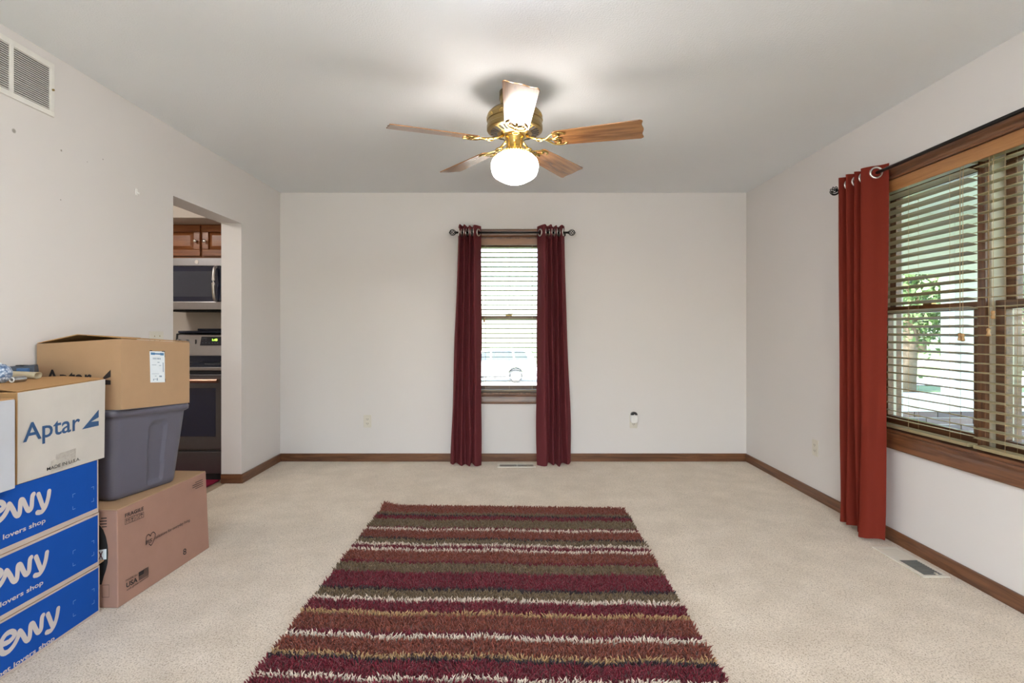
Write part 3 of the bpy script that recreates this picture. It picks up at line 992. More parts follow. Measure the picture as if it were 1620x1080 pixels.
MB().prism(shp([(-0.007, 0), (0, 0.010), (0.007, 0)], 1.132, 0.4245), YB - 0.046, YB - 0.040, (0, 2, 1)).build('indicator', M['white_plastic'], pf)

sw = empty('light_switch', (XL, 3.13, 1.122))
tag(sw, 'almond two-gang switch plate on the left wall above the open brown box', 'light switch')
bx('cover_plate', (XL, 3.072, 1.065), (XL + 0.006, 3.19, 1.18), M['plate'], sw, 0.002)
for y in (3.108, 3.154):
    bx('toggle', (XL + 0.004, y - 0.005, 1.115), (XL + 0.016, y + 0.005, 1.131), M['plate'], sw, 0.001)
    for z in (1.093, 1.152):
        MB().tube([(XL + 0.005, y, z), (XL + 0.0075, y, z)], 0.0035, 8).build('screw', M['brass_dark'], sw)

hk = on_plane(215.5, 303.5, (XL, 0, 0), (1, 0, 0))
hook = empty('wall_hook', hk)
tag(hook, 'tiny white adhesive hook on the bare left wall', 'hook')
bx('pad', (XL, hk.y - 0.008, hk.z - 0.018), (XL + 0.004, hk.y + 0.008, hk.z + 0.018), M['white_plastic'], hook, 0.0015)
MB().tube([(XL + 0.003, hk.y, hk.z + 0.004), (XL + 0.010, hk.y, hk.z - 0.006), (XL + 0.016, hk.y, hk.z - 0.012), (XL + 0.018, hk.y, hk.z - 0.004)], 0.003, 6).build('prong', M['white_plastic'], hook)

# ------------------------------------------------------------------ shaggy striped rug
rug_l, rug_r = Vector((-0.838, 3.56)), Vector((0.765, 3.50))
e_u = (rug_r - rug_l).normalized()
e_v = Vector((-0.018, -1.0)).normalized()
RW, RL = (rug_r - rug_l).length, 2.36
rug = empty('shaggy_rug', (-0.05, 2.35, 0))
tag(rug, 'shaggy rug striped in burgundy, rust, olive and cream on the beige carpet', 'rug')
c_ = [(rug_l + e_u * a + e_v * b) for a, b in ((0.006, 0.006), (RW - 0.006, 0.006), (RW - 0.006, RL), (0.006, RL))]
MB().hexa([(p.x, p.y, 0.0) for p in c_], [(p.x, p.y, 0.008) for p in c_]).build('backing', plain('rug_backing', (0.10, 0.05, 0.04, 1), 0.9), rug)
RUST, WINE, OLIVE, BLACK, WHITE, TAN = lin(124, 62, 46), lin(108, 24, 38), lin(112, 92, 66), lin(44, 30, 36), lin(214, 198, 180), lin(176, 142, 98)
STR = [(80, RUST), (112, OLIVE), (124, BLACK), (130, WINE), (150, OLIVE), (196, WINE), (204, WHITE), (212, RUST), (256, BLACK), (263, OLIVE), (290, WHITE), (299, WINE), (320, WHITE), (330, RUST),
       (387, WINE), (399, OLIVE), (450, WINE), (540, BLACK), (553, OLIVE), (600, WHITE), (615, WINE), (678, TAN), (695, RUST), (788, WINE), (808, WHITE), (828, RUST), (918, TAN), (936, BLACK), (954, WINE), (1048, WHITE), (1068, WINE)]
bounds = []
for c, col in STR:
    y = 780 + c / 3.6
    Yw = (CZ - 0.024) * F / (y - CY)
    bounds.append((3.527 - Yw, col))
v = bounds[-1][0]
for w, col in ((0.03, WINE), (0.07, OLIVE), (0.02, BLACK), (0.09, RUST), (0.02, WHITE), (0.10, WINE), (0.06, OLIVE), (0.02, TAN), (0.1, RUST), (0.02, BLACK), (0.08, WINE), (0.08, OLIVE)):
    v += w
    bounds.append((v, col))
starts = np.array([b[0] for b in bounds]); starts[0] = -1
cols = np.array([b[1][:3] for b in bounds])
sp = 0.0072
nu, nv = int(RW / sp), int(RL / sp)
U, V = np.meshgrid((np.arange(nu) + 0.5) * sp, (np.arange(nv) + 0.5) * sp)
U = U.ravel() + np.random.uniform(-0.4, 0.4, U.size) * sp
V = V.ravel() + np.random.uniform(-0.4, 0.4, V.size) * sp
N = U.size
wob = 0.006 * np.sin(U * 9 + 1.0) + 0.004 * np.sin(U * 23 + 2) + np.random.normal(0, 0.0022, N)
idx = np.clip(np.searchsorted(starts, V + wob, side='right') - 1, 0, len(cols) - 1)
tc_ = cols[idx] * np.random.uniform(0.72, 1.28, (N, 1))
swp = (np.random.rand(N) < 0.05)
h = np.random.uniform(0.017, 0.027, N)
is_light = np.isin(idx, [i for i, b in enumerate(bounds) if b[1] in (WHITE, TAN)])
h[is_light] += 0.002
bxp = rug_l.x + e_u.x * U + e_v.x * V
byp = rug_l.y + e_u.y * U + e_v.y * V
base_z = np.full(N, 0.004)
# the far left corner lifts a little
cu = np.clip(1 - np.hypot(U, V) / 0.09, 0, 1)
base_z += 0.028 * cu ** 1.2
la = np.random.uniform(0, 2 * PI, N)
lean = np.random.uniform(0.2, 0.75, N) * h
field = 0.004 * np.sin(U * 31 + V * 13) + 0.004 * np.sin(U * 17 - V * 41)
lx = np.cos(la) * lean + field; ly = np.sin(la) * lean - 0.004
R0 = 0.0031
vert = np.zeros((N, 7, 3), dtype=np.float32)
for k in range(3):
    an = la + 2 * PI * k / 3
    vert[:, k, 0] = bxp + np.cos(an) * R0; vert[:, k, 1] = byp + np.sin(an) * R0; vert[:, k, 2] = base_z
    vert[:, 3 + k, 0] = bxp + lx * 0.55 + np.cos(an) * R0 * 0.95; vert[:, 3 + k, 1] = byp + ly * 0.55 + np.sin(an) * R0 * 0.95; vert[:, 3 + k, 2] = base_z + h * 0.72
vert[:, 6, 0] = bxp + lx; vert[:, 6, 1] = byp + ly; vert[:, 6, 2] = base_z + h
tri = np.array([[0, 1, 4], [0, 4, 3], [1, 2, 5], [1, 5, 4], [2, 0, 3], [2, 3, 5], [3, 4, 6], [4, 5, 6], [5, 3, 6]])
faces = (tri[None] + 7 * np.arange(N)[:, None, None]).reshape(-1, 3)
me = bpy.data.meshes.new('pile')
rorg = WL[rug.name]
vert -= np.array([rorg.x, rorg.y, rorg.z], dtype=np.float32)
me.vertices.add(N * 7); me.vertices.foreach_set('co', vert.ravel())
me.loops.add(faces.size); me.loops.foreach_set('vertex_index', faces.ravel().astype(np.int32))
me.polygons.add(len(faces)); me.polygons.foreach_set('loop_start', np.arange(0, faces.size, 3, dtype=np.int32))
ca = me.color_attributes.new('yarn', 'FLOAT_COLOR', 'POINT')
cc = np.ones((N, 7, 4), dtype=np.float32); cc[:, :, :3] = tc_[:, None, :]
ca.data.foreach_set('color', cc.ravel())
me.update(); me.validate()
m, n_, l_, b_ = new_mat('rug_yarn')
at = n_.new('ShaderNodeAttribute'); at.attribute_name = 'yarn'
l_.new(at.outputs['Color'], b_.inputs['Base Color']); b_.inputs['Roughness'].default_value = 0.75; b_.inputs['Sheen Weight'].default_value = 0.15; b_.inputs['Specular IOR Level'].default_value = 0.25
me.materials.append(m)
pile = place('pile', me, rug, rorg)
pile['kind'] = 'stuff'

# ------------------------------------------------------------------ cartons, tote and odds and ends on the left
def frame4(p00, p10, p01):
    p00, p10, p01 = Vector(p00), Vector(p10), Vector(p01)
    return lambda a, b: p00 + (p10 - p00) * a + (p01 - p00) * b

# large brown carton on the floor
IN, IF_ = Vector((-1.665, 2.263, 0)), Vector((-1.635, 2.898, 0))
idir = (IF_ - IN).normalized()
ileft = Vector((-idir.y, idir.x, 0))
ID = 0.398
iris = empty('moving_box', (-1.85, 2.58, 0))
tag(iris, 'large brown cardboard box printed FRAGILE on the carpet under the grey tote', 'box')
ibot = [IN, IF_, IF_ + ileft * ID, IN + ileft * ID]
itop = [IN + Vector((-0.005, 0, 0.416)), IF_ + Vector((-0.016, -0.004, 0.416)), IF_ + ileft * (ID - 0.012) + Vector((0, 0, 0.416)), IN + ileft * (ID - 0.006) + Vector((0, 0, 0.416))]
MB().hexa(ibot, itop).build('body', M['kraft_pink'], iris, bevel=0.004)
mid0, mid1 = (itop[0] + itop[3]) / 2, (itop[1] + itop[2]) / 2
for a, b, c, d in ((itop[0], itop[1], mid1, mid0), (mid0, mid1, itop[2], itop[3])):
    k = 0.0015
    low = [Vector(p) for p in (a, b, c, d)]
    cen = sum(low, Vector()) / 4
    low = [p + (cen - p) * 0.01 for p in low]
    MB().hexa(low, [p + Vector((0, 0, 0.004)) for p in low]).build('flap', M['kraft'], iris, bevel=0.001)
inorm = Vector((idir.y, -idir.x, 0))
itilt = (itop[0] - ibot[0])
pn = (ibot[1] - ibot[0]).cross(itop[0] - ibot[0]).normalized()
def I(cx_, cy_, sc, ox, oy):
    return on_plane(ox + cx_ / sc, oy + cy_ / sc, IN, pn)
def A4(x, y): return I(x, y, 10.8, 185, 765)
def A5(x, y): return I(x, y, 21.6, 190, 890)
def A6(x, y): return I(x, y, 4.695, 150, 740)
def A7(x, y): return I(x, y, 16.2, 190, 820)
print_text('printed_text', 'FRAGILE', A4(135, 580), A4(455, 447), A4(135, 515), M['black_print'], iris, 0.02, spacing=1.05)
fr4 = frame4(A4(137, 700), A4(137 + 82, 666), A4(137, 606))
ic = []
for k in range(5):
    ic.append([(k, 0), (k, 1)])
ic += [[(0, 0), (4, 0)], [(0, 1), (4, 1)]]
ic += [[(0.3, 0.15), (0.3, 0.85)], [(0.15, 0.6), (0.3, 0.85), (0.45, 0.6)], [(0.7, 0.15), (0.7, 0.85)], [(0.55, 0.6), (0.7, 0.85), (0.85, 0.6)]]
ic += [[(1.3, 0.85), (1.35, 0.55), (1.5, 0.45), (1.65, 0.55), (1.7, 0.85)], [(1.4, 0.75), (1.5, 0.55), (1.6, 0.75)], [(1.5, 0.45), (1.5, 0.15)], [(1.35, 0.15), (1.65, 0.15)]]
ic += [[(2.2, 0.25), (2.35, 0.6)], [(2.4, 0.75), (2.55, 0.85), (2.65, 0.65)], [(2.8, 0.5), (2.75, 0.22), (2.5, 0.2)]]
ic += [[(3.2, 0.55), (3.3, 0.75), (3.5, 0.85), (3.7, 0.75), (3.8, 0.55)], [(3.3, 0.62), (3.5, 0.75), (3.7, 0.62)], [(3.5, 0.8), (3.5, 0.2), (3.6, 0.15)]]
strokes('printed_icons', ic, 0.07, fr4, M['black_print'], iris, 0.0008)
hp = [(662, 675), (664, 560), (668, 500), (690, 435), (735, 405), (778, 445), (798, 385), (850, 345), (900, 395), (880, 500), (835, 620), (785, 690), (735, 645)]
hw = [A7(*p) for p in hp]
def flat(p):
    d = p - IN
    return (d.dot(idir), d.z / pn.cross(idir).normalized().z if False else d.z)
fI = lambda a, b: IN + idir * a + (itop[0] - ibot[0]) * (b / 0.416)
hs = [((p - IN).dot(idir), p.z) for p in hw]
strokes('printed_heart', [[tuple(q) for q in smooth_path(hs[1:12], 4)], [hs[0], hs[1]], [hs[12], hs[11]]], 0.0036, fI, M['black_print'], iris, 0.0008)
print_text('printed_text', 'IRIS', A7(668, 668), A7(815, 598), A7(668, 565), M['black_print'], iris, 0.0, spacing=0.85)
print_text('printed_text', 'solutions for everyday living.', A4(655, 958), A4(1252, 648), A4(655, 890), M['black_print'], iris, 0.006)
print_text('printed_text', '8', A6(655, 648), A6(679, 640), A6(655, 602), M['black_print'], iris, 0.01)
print_text('printed_text', 'MADE IN', A5(192, 645), A5(582, 432), A5(192, 580), M['black_print'], iris, 0.0)
print_text('printed_text', 'USA', A5(205, 865), A5(590, 640), A5(205, 690), M['black_print'], iris, 0.03)
print_text('printed_text', 'with global materials', A5(218, 985), A5(972, 492), A5(218, 905), M['black_print'], iris, 0.01)
ff = frame4(A5(630, 610), A5(972, 405), A5(630, 328))
mb = MB()
for k in range(7):
    z0 = k / 6.5; z1 = min(1, z0 + 0.5 / 6.5 * 1.1)
    x0 = 0.48 if z0 > 0.45 else 0.0
    mb.add([ff(x0, z0) + pn * 0.0008, ff(1, z0) + pn * 0.0008, ff(1, z1) + pn * 0.0008, ff(x0, z1) + pn * 0.0008], [(0, 1, 2, 3)])
mb.add([ff(0, 0.46) + pn * 0.0009, ff(0.5, 0.46) + pn * 0.0009, ff(0.5, 1) + pn * 0.0009, ff(0, 1) + pn * 0.0009], [(0, 1, 2, 3)])
mb.build('printed_flag', M['black_print'], iris, fix=False)
fa = frame4(A6(728, 165), A6(800, 132), A6(725, 115))
strokes('printed_lines', [[(0.3, 0.95), (1.0, 0.95)], [(0.0, 0.66), (1.0, 0.62)], [(0.0, 0.36), (1.0, 0.33)], [(0.3, 0.05), (1.0, 0.05)]], 0.09, fa, M['black_print'], iris, 0.0008)
# near end: shade inside the hand hole as a flat dark plate, with a white tag
en = Vector((-idir.x, -idir.y, 0))
def E8(x, y): return on_plane(150 + x / 6.36, 800 + y / 6.36, IN, en)
hole = [E8(*p) for p in ((20, 195), (50, 195), (85, 240), (112, 310), (130, 400), (135, 470), (130, 570), (112, 650), (90, 710), (70, 790), (20, 790))]
mb = MB(); nh = len(hole)
mb.add([p + en * 0.0006 for p in hole] + [p - en * 0.001 for p in hole], [tuple(range(nh)), tuple(range(2 * nh - 1, nh - 1, -1))] + [(k, (k + 1) % nh, nh + (k + 1) % nh, nh + k) for k in range(nh)])
mb.build('hand_hole_shade', M['dark'], iris)
tg = [E8(*p) for p in ((30, 445), (118, 432), (118, 535), (30, 545))]
tgp = MB().hexa([p + en * 0.0008 for p in tg], [p + en * 0.0014 for p in tg]).build('paper_tag', M['label_white'], iris)
print_text('printed_text', 'X', E8(40, 540), E8(88, 535), E8(40, 458), plain('dark_red_print', lin(90, 20, 40), 0.7), tgp, 0.02, lift=0.002)
fe = frame4(E8(75, 918), E8(145, 916), E8(75, 795))
strokes('printed_square', [[(0, 0), (1, 0), (1, 1), (0, 1), (0, 0)]], 0.03, fe, M['black_print'], iris, 0.0006)
fe = frame4(E8(55, 212), E8(118, 208), E8(55, 125))
strokes('printed_lines', [[(0.2, 1), (1, 1)], [(0, 0.66), (1, 0.66)], [(0, 0.33), (1, 0.33)], [(0.3, 0), (1, 0)]], 0.12, fe, M['black_print'], iris, 0.0006)

# grey plastic tote
tu = Vector((0.208, 0.978, 0)).normalized(); tv = Vector((-tu.y, tu.x, 0))
TF = Vector((-1.628, 2.745, 0)); TLn, TD = 0.455, 0.352
tc0 = TF - tu * TLn / 2 + tv * TD / 2
TZ0, TZ1 = 0.4205, 0.808
def rr_ring(hx, hy, r, per=44, cs=8):
    pts = []
    for (cx_, cy_, a0), (ex, ey) in zip(((hx - r, -hy + r, -PI / 2), (hx - r, hy - r, 0), (-hx + r, hy - r, PI / 2), (-hx + r, -hy + r, PI)), ((0, 1), (-1, 0), (0, -1), (1, 0))):
        for k in range(cs + 1):
            a = a0 + PI / 2 * k / cs
            pts.append((cx_ + r * math.cos(a), cy_ + r * math.sin(a)))
        L = (2 * hy - 2 * r) if ex == 0 else (2 * hx - 2 * r)
        sx, sy = pts[-1]
        for k in range(1, per):
            pts.append((sx + ex * L * k / per, sy + ey * L * k / per))
    return pts
tote = empty('storage_tote', (tc0.x, tc0.y, TZ0))
tag(tote, 'grey plastic storage tote between the two brown cardboard boxes', 'storage tote')
hy_, hx_ = TLn / 2, TD / 2      # hx: across (towards the room), hy: along u
rings = []
rows = [(0.0, -0.062, 0.03), (0.006, -0.053, 0.04), (0.018, -0.048, 0.045)] + [(0.018 + (0.335 - 0.018) * k / 30, -0.048 + 0.03 * k / 30, 0.045) for k in range(1, 31)] + [(0.340, -0.010, 0.045), (0.345, -0.004, 0.045), (0.362, -0.002, 0.045), (0.3655, -0.006, 0.042), (0.3665, -0.014, 0.04)]
H = TZ1 - TZ0
mb = MB()
nr = None
for z, ins, r in rows:
    zt = z / 0.3665
    ring = rr_ring(hx_ + ins, hy_ + ins, r)
    nr = len(ring)
    for x, y in ring:
        # hand recess on the side facing the room: an arch open downwards
        yc = (0.579 - 0.5) * TLn
        if x > hx_ + ins - 0.002 and 0.03 < z < 0.33:
            half = 0.049 - 0.010 * (1 - zt)
            topz = 0.30 - 0.022 * (abs(y - yc) / half) ** 4
            if abs(y - yc) < half and z < topz:
                x -= 0.012
        p = tc0 - tv * x + tu * y
        lift = (0.012 - 0.026 * (y / TLn)) * zt
        mb.v.append(Vector((p.x, p.y, TZ0 + zt * H + lift)))
for i in range(len(rows) - 1):
    for k in range(nr):
        q = (k + 1) % nr
        mb.f.append((i * nr + k, i * nr + q, (i + 1) * nr + q, (i + 1) * nr + k))
mb.f.append(tuple(range(nr - 1, -1, -1)))
mb.build('tub', M['tote'], tote, smooth=True)
mb = MB()
lr = rr_ring(hx_ - 0.006, hy_ - 0.006, 0.042, 4, 8)
lt = [tc0 - tv * x + tu * y + Vector((0, 0, TZ1 + 0.012 - 0.026 * (y / TLn))) for x, y in lr]
n = len(lt)
mb.add([p + Vector((0, 0, -0.003)) for p in lt] + [p + Vector((0, 0, 0.003)) for p in lt], [tuple(range(n - 1, -1, -1)), tuple(range(n, 2 * n))] + [(k, (k + 1) % n, n + (k + 1) % n, n + k) for k in range(n)])
mb.build('lid', M['tote'], tote)

# brown box on the tote
BN, BF, BL_ = Vector((-1.696, 2.322, 0)), Vector((-1.645, 2.732, 0)), Vector((-2.066, 2.327, 0))
BK = Vector((-2.02, 2.735, 0))
zb = {'N': 0.8385, 'F': 0.814, 'L': 0.834, 'K': 0.812}
zt = {'N': 1.148, 'F': 1.1225, 'L': 1.1246, 'K': 1.112}
def zz(p, z): return Vector((p.x, p.y, z))
apb = empty('moving_box', (-1.85, 2.53, 0.81))
tag(apb, 'open brown cardboard box with a white shipping label, on top of the grey tote', 'box')
bot = [zz(BN, zb['N']), zz(BF, zb['F']), zz(BK, zb['K']), zz(BL_, zb['L'])]
top = [zz(BN, zt['N']), zz(BF, zt['F']), zz(BK, zt['K']), zz(BL_, zt['L'])]
mb = MB()
mb.add(bot + top, [(0, 3, 2, 1), (0, 1, 5, 4), (1, 2, 6, 5), (2, 3, 7, 6), (3, 0, 4, 7)])
mb.build('body', M['kraft'], apb, solid=0.004)
rid0 = on_plane(128, 530, (0, 2.36, 0), (0, 1, 0)); rid1 = Vector((rid0.x + 0.03, 2.72, 1.14))
def flap(a, b, c, d, mat, par, th=0.004):
    low = [Vector(p) for p in (a, b, c, d)]
    nn = (low[1] - low[0]).cross(low[3] - low[0]).normalized()
    if nn.z < 0:
        nn = -nn
    return MB().hexa(low, [p + nn * th for p in low]).build('flap', mat, par, bevel=0.001)
up = Vector((0, 0, 0.002))
flap(top[3] + up, top[2] + up, rid1 + Vector((-0.012, 0, 0.004)), rid0 + Vector((-0.014, 0, 0.001)), M['kraft_in'], apb)
flap(top[0] + up, top[1] + up, rid1 + Vector((0.016, 0, 0)), rid0 + Vector((0.022, 0.004, -0.002)), M['kraft_in'], apb)
ln = (top[0] - top[3]).cross(bot[3] - top[3]).normalized()
if ln.y > 0: ln = -ln
def B1(x, y): return on_plane(x / 4.696, 510 + y / 4.696, BL_ + Vector((0, 0, 1.0)), ln)
base = 0.947
def BX(px, z):
    p = B1(px * 4.696, 300)
    return Vector((p.x, p.y, z))
print_text('printed_logo', 'Aptar', BX(73, base - 0.02), BX(146, base - 0.02), BX(73, base + 0.066), M['black_print'], apb, 0.012, lift=0.0034)
def tri_logo(name, f, mat, par, lift=0.0008):
    poly = [(0, 0.0), (1, 1.0), (1, 0.52), (0.53, 0.34), (1, 0.29), (1, 0.0)]
    o0 = f(0, 0); nn = (f(1, 0) - o0).cross(f(0, 1) - o0).normalized()
    return MB().add([f(*p) + nn * lift for p in poly], [(0, 1, 2, 3), (0, 3, 4, 5)]).build(name, mat, par, fix=False)
tri_logo('printed_mark', frame4(BX(152.5, base), BX(176, base), BX(152.5, base + 0.066)), M['black_print'], apb, 0.0034)
rn = (bot[1] - bot[0]).cross(top[0] - bot[0]).normalized()
if rn.x < 0: rn = -rn
def L6(x, y): return on_plane(225 + x / 14.4, 545 + y / 14.4, bot[0], rn)
lab = [L6(175, 862), L6(506, 855), L6(498, 155), L6(158, 150)]
labp = MB().hexa([p + rn * 0.0022 for p in lab], [p + rn * 0.003 for p in lab]).build('shipping_label', M['label_white'], apb)
fl_ = frame4(lab[0] + rn * 0.003, lab[1] + rn * 0.003, lab[3] + rn * 0.003)
def bars(name, rects, mat):
    mb = MB()
    for x0, y0, x1, y1 in rects:
        mb.add([fl_(x0, y0) + rn * 0.0004, fl_(x1, y0) + rn * 0.0004, fl_(x1, y1) + rn * 0.0004, fl_(x0, y1) + rn * 0.0004], [(0, 1, 2, 3)])
    mb.build(name, mat, labp, fix=False)
bars('printed_band', [(0.06, 0.89, 0.34, 0.965), (0.34, 0.905, 0.7, 0.95), (0.7, 0.885, 0.95, 0.965)], M['label_blue'])
bars('printed_lines', [(0.2, 0.745, 0.26, 0.80), (0.3, 0.745, 0.38, 0.80), (0.42, 0.745, 0.46, 0.80), (0.5, 0.745, 0.6, 0.80), (0.64, 0.745, 0.72, 0.80), (0.5, 0.64, 0.64, 0.665), (0.12, 0.56, 0.42, 0.575),
      (0.6, 0.54, 0.75, 0.56), (0.86, 0.34, 0.92, 0.65), (0.1, 0.275, 0.6, 0.285), (0.3, 0.2, 0.42, 0.215), (0.6, 0.17, 0.78, 0.225), (0.18, 0.06, 0.24, 0.12), (0.42, 0.06, 0.5, 0.14), (0.25, 0.10, 0.4, 0.115)], M['label_grey'])
mk = []
for x0, y0, x1, y1 in ((0.0, 1.005, 0.16, 1.03), (0.82, 1.005, 1.04, 1.03), (1.01, 0.83, 1.04, 1.03), (1.01, 0.01, 1.05, 0.12)):
    mk.append((x0, y0, x1, y1))
bars('printed_corner', mk, M['black_print'])

# blue boxes, three in a stack
def Yx(px): return 1.72 * F / (CX - px)
def face_pt(px, py):
    Y = Yx(px)
    return (Y, CZ - (py - CY) * Y / F)
def C3(x, y): return face_pt(x / 8.309, 750 + y / 8.309)
def C1(x, y): return face_pt(x / 7.2, 930 + y / 7.2)
dY1, dZ1 = 0.037, -0.458
ws = [C3(*p) for p in ((135, 402), (172, 460), (205, 525), (235, 545), (258, 520), (268, 440), (275, 350), (290, 333), (312, 350), (345, 425), (372, 470), (400, 465), (418, 430), (425, 340), (432, 280), (445, 262))]
ysl = [C3(*p) for p in ((508, 262), (530, 320), (556, 395), (572, 430))]
ysr = [C3(*p) for p in ((650, 222), (638, 300), (615, 385), (585, 450), (545, 495), (495, 502))]
es = [(y - dY1, z - dZ1) for y, z in (C1(*p) for p in ((30, 640), (95, 610), (150, 555), (160, 510), (120, 495), (60, 530), (15, 600), (0, 680), (25, 740), (85, 725), (150, 655), (200, 560), (218, 490)))]
hs_ = [(1.625, 0.655 - 0.02), (1.622, 0.55), (1.622, 0.50)]
hs2 = [(1.622, 0.53), (1.64, 0.575), (1.668, 0.58), (1.682, 0.555), (1.684, 0.505)]
cs_ = [(1.60, 0.555), (1.575, 0.578), (1.545, 0.562), (1.535, 0.53), (1.55, 0.502), (1.585, 0.50)]
LOGO = [smooth_path(p, 4) for p in (ws, ysl, ysr, es, hs_, hs2, cs_)]
vs_full, _ = text_mesh('where pet lovers shop', 0.02); vs_sub, _ = text_mesh('lovers shop', 0.02)
wid = lambda v: max(p[0] for p in v) - min(p[0] for p in v)
yl, zl0 = C3(42, 815); yr_, zr0 = C3(602, 640)
ratio = wid(vs_full) / wid(vs_sub)
ZS = [(0.0, 0.199), (0.199, 0.422), (0.422, 0.643)]
stk = ['blue printed cardboard box at the bottom of the stack of three', 'blue printed cardboard box in the middle of the stack of three', 'blue printed cardboard box at the top of the stack of three']
for k, (z0, z1) in enumerate(ZS):
    oY, oZ = ((dY1, dZ1), (-0.011, -0.2245), (0, 0))[k]
    x1 = -1.7205 - 0.001 * k
    y0, y1 = 1.50 + 0.006 * k, 2.232 - 0.002 * k
    r = empty('shipping_box', (-1.895, (y0 + y1) / 2, z0))
    tag(r, stk[k], 'box', 'stacked blue boxes')
    bx('body', (-2.064, y0, z0 + 0.0006), (x1, y1, z1 - 0.0006), M['kraft'], r, 0.003)
    lowm = (0.012, 0.018, 0.020)[k]; topm = (0.008, 0.010, 0.001)[k]
    bx('pale_border', (x1 - 0.001, y0 + 0.001, z0 + 0.0015), (x1 + 0.0006, y1 - 0.001, z1 - 0.0015), M['kraft_line'], r)
    bp_ = bx('blue_panel', (x1 - 0.001, y0 + 0.002, z0 + lowm), (x1 + 0.0012, y1 - 0.008, z1 - topm), M['blue_print'], r)
    fC = lambda a, b: Vector((x1 + 0.0012, a, b))
    paths = [[(y + oY, z + oZ) for y, z in p] for p in LOGO]
    for li, pth in enumerate(((paths[0],), (paths[1], paths[2]), (paths[3],), (paths[4], paths[5]), (paths[6],))):
        strokes('printed_letter', pth, 0.0175, fC, M['pale_print'], r, 0.0004 + 0.0002 * li, 0.0012)
    t1 = yr_ + oY; t0 = t1 - (yr_ - yl) * ratio
    zb_ = (zr0 + zl0) / 2 - 0.004 + oZ
    print_text('printed_text', 'where pet lovers shop', (x1 + 0.0012, t0, zb_ - 0.006), (x1 + 0.0012, t1, zb_ - 0.006), (x1 + 0.0012, t0, zb_ + 0.0165), M['pale_print'], r, 0.02, lift=0.0005)
    b0y, b0z = C3(960, 515); b1y, b1z = C3(1235, 300)
    zA, zB = z0 + 0.055, z0 + 0.115
    L_ = 0.012
    strokes('printed_brackets', [[(b0y, zA + L_), (b0y, zA), (b0y + L_, zA)], [(b0y, zB - L_), (b0y, zB), (b0y + L_, zB)],
                                 [(b1y - L_, zA), (b1y, zA), (b1y, zA + L_)], [(b1y, zB - L_), (b1y, zB), (b1y - L_, zB)]], 0.0016, fC, M['faint_print'], r, 0.0004)
    if k == 1:
        MB().hexa([(x1 - 0.10, y1, z0 + 0.004), (x1 + 0.001, y1, z0 + 0.004), (x1 + 0.003, y1 + 0.024, z0 + 0.008), (x1 - 0.08, y1 + 0.024, z0 + 0.008)],
                  [(x1 - 0.10, y1, z0 + 0.008), (x1 + 0.001, y1, z0 + 0.008), (x1 + 0.003, y1 + 0.024, z0 + 0.012), (x1 - 0.08, y1 + 0.024, z0 + 0.012)]).build('loose_flap', M['kraft'], r)

# white carton on the blue stack
AX, AY0, AY1, AZ0 = -1.720, 1.856, 2.257, 0.6435
apw = empty('moving_box', (-1.89, 2.05, AZ0))
tag(apw, 'white cardboard box with a blue logo on top of the blue boxes', 'box')
wb = [Vector((AX, AY0, AZ0)), Vector((AX, AY1, AZ0)), Vector((-2.062, AY1, AZ0)), Vector((-2.062, AY0, AZ0))]
wt = [Vector((AX, AY0, 0.966)), Vector((AX + 0.004, AY1, 0.978)), Vector((-2.062, AY1, 0.976)), Vector((-2.062, AY0, 0.964))]
bd = MB().hexa(wb, wt).build('body', M['kraft_in'], apw, bevel=0.002)
MB().hexa([wb[0] + Vector((-0.001, 0.0015, 0.001)), wb[1] + Vector((-0.001, -0.001, 0.001)), wt[1] + Vector((-0.001, -0.001, -0.001)), wt[0] + Vector((-0.001, 0.003, -0.001))],
          [wb[0] + Vector((0.0012, 0.0015, 0.001)), wb[1] + Vector((0.0012, -0.001, 0.001)), wt[1] + Vector((0.0012, -0.001, -0.001)), wt[0] + Vector((0.0012, 0.003, -0.001))]).build('white_panel', M['white_board'], apw)
flap(wt[0] + Vector((-0.004, 0.003, 0.001)), wt[1] + Vector((-0.004, -0.003, 0.001)), Vector((-1.89, AY1 - 0.003, 0.988)), Vector((-1.89, AY0 + 0.012, 0.984)), M['kraft_in'], apw, 0.003)
flap(wt[3] + Vector((0.004, 0.004, 0.004)), wt[2] + Vector((0.004, -0.003, 0.004)), Vector((-1.894, AY1 - 0.003, 0.988)), Vector((-1.894, AY0 + 0.008, 0.984)), M['kraft_in'], apw, 0.003)
XF = AX + 0.0014
print_text('printed_logo', 'Aptar', (XF, 1.876, 0.7655), (XF, 2.126, 0.7655), (XF, 1.876, 0.8535), M['navy_print'], apw, 0.012, lift=0.0022)
tri_logo('printed_mark', lambda a, b: Vector((XF + 0.0016, 2.135 + 0.087 * a, 0.786 + 0.067 * b)), M['navy_print'], apw)
print_text('printed_text', 'MADE IN U.S.A.', (XF, 1.974, 0.661), (XF, 2.127, 0.664), (XF, 1.974, 0.6735), M['black_print'], apw, 0.01, lift=0.0014)
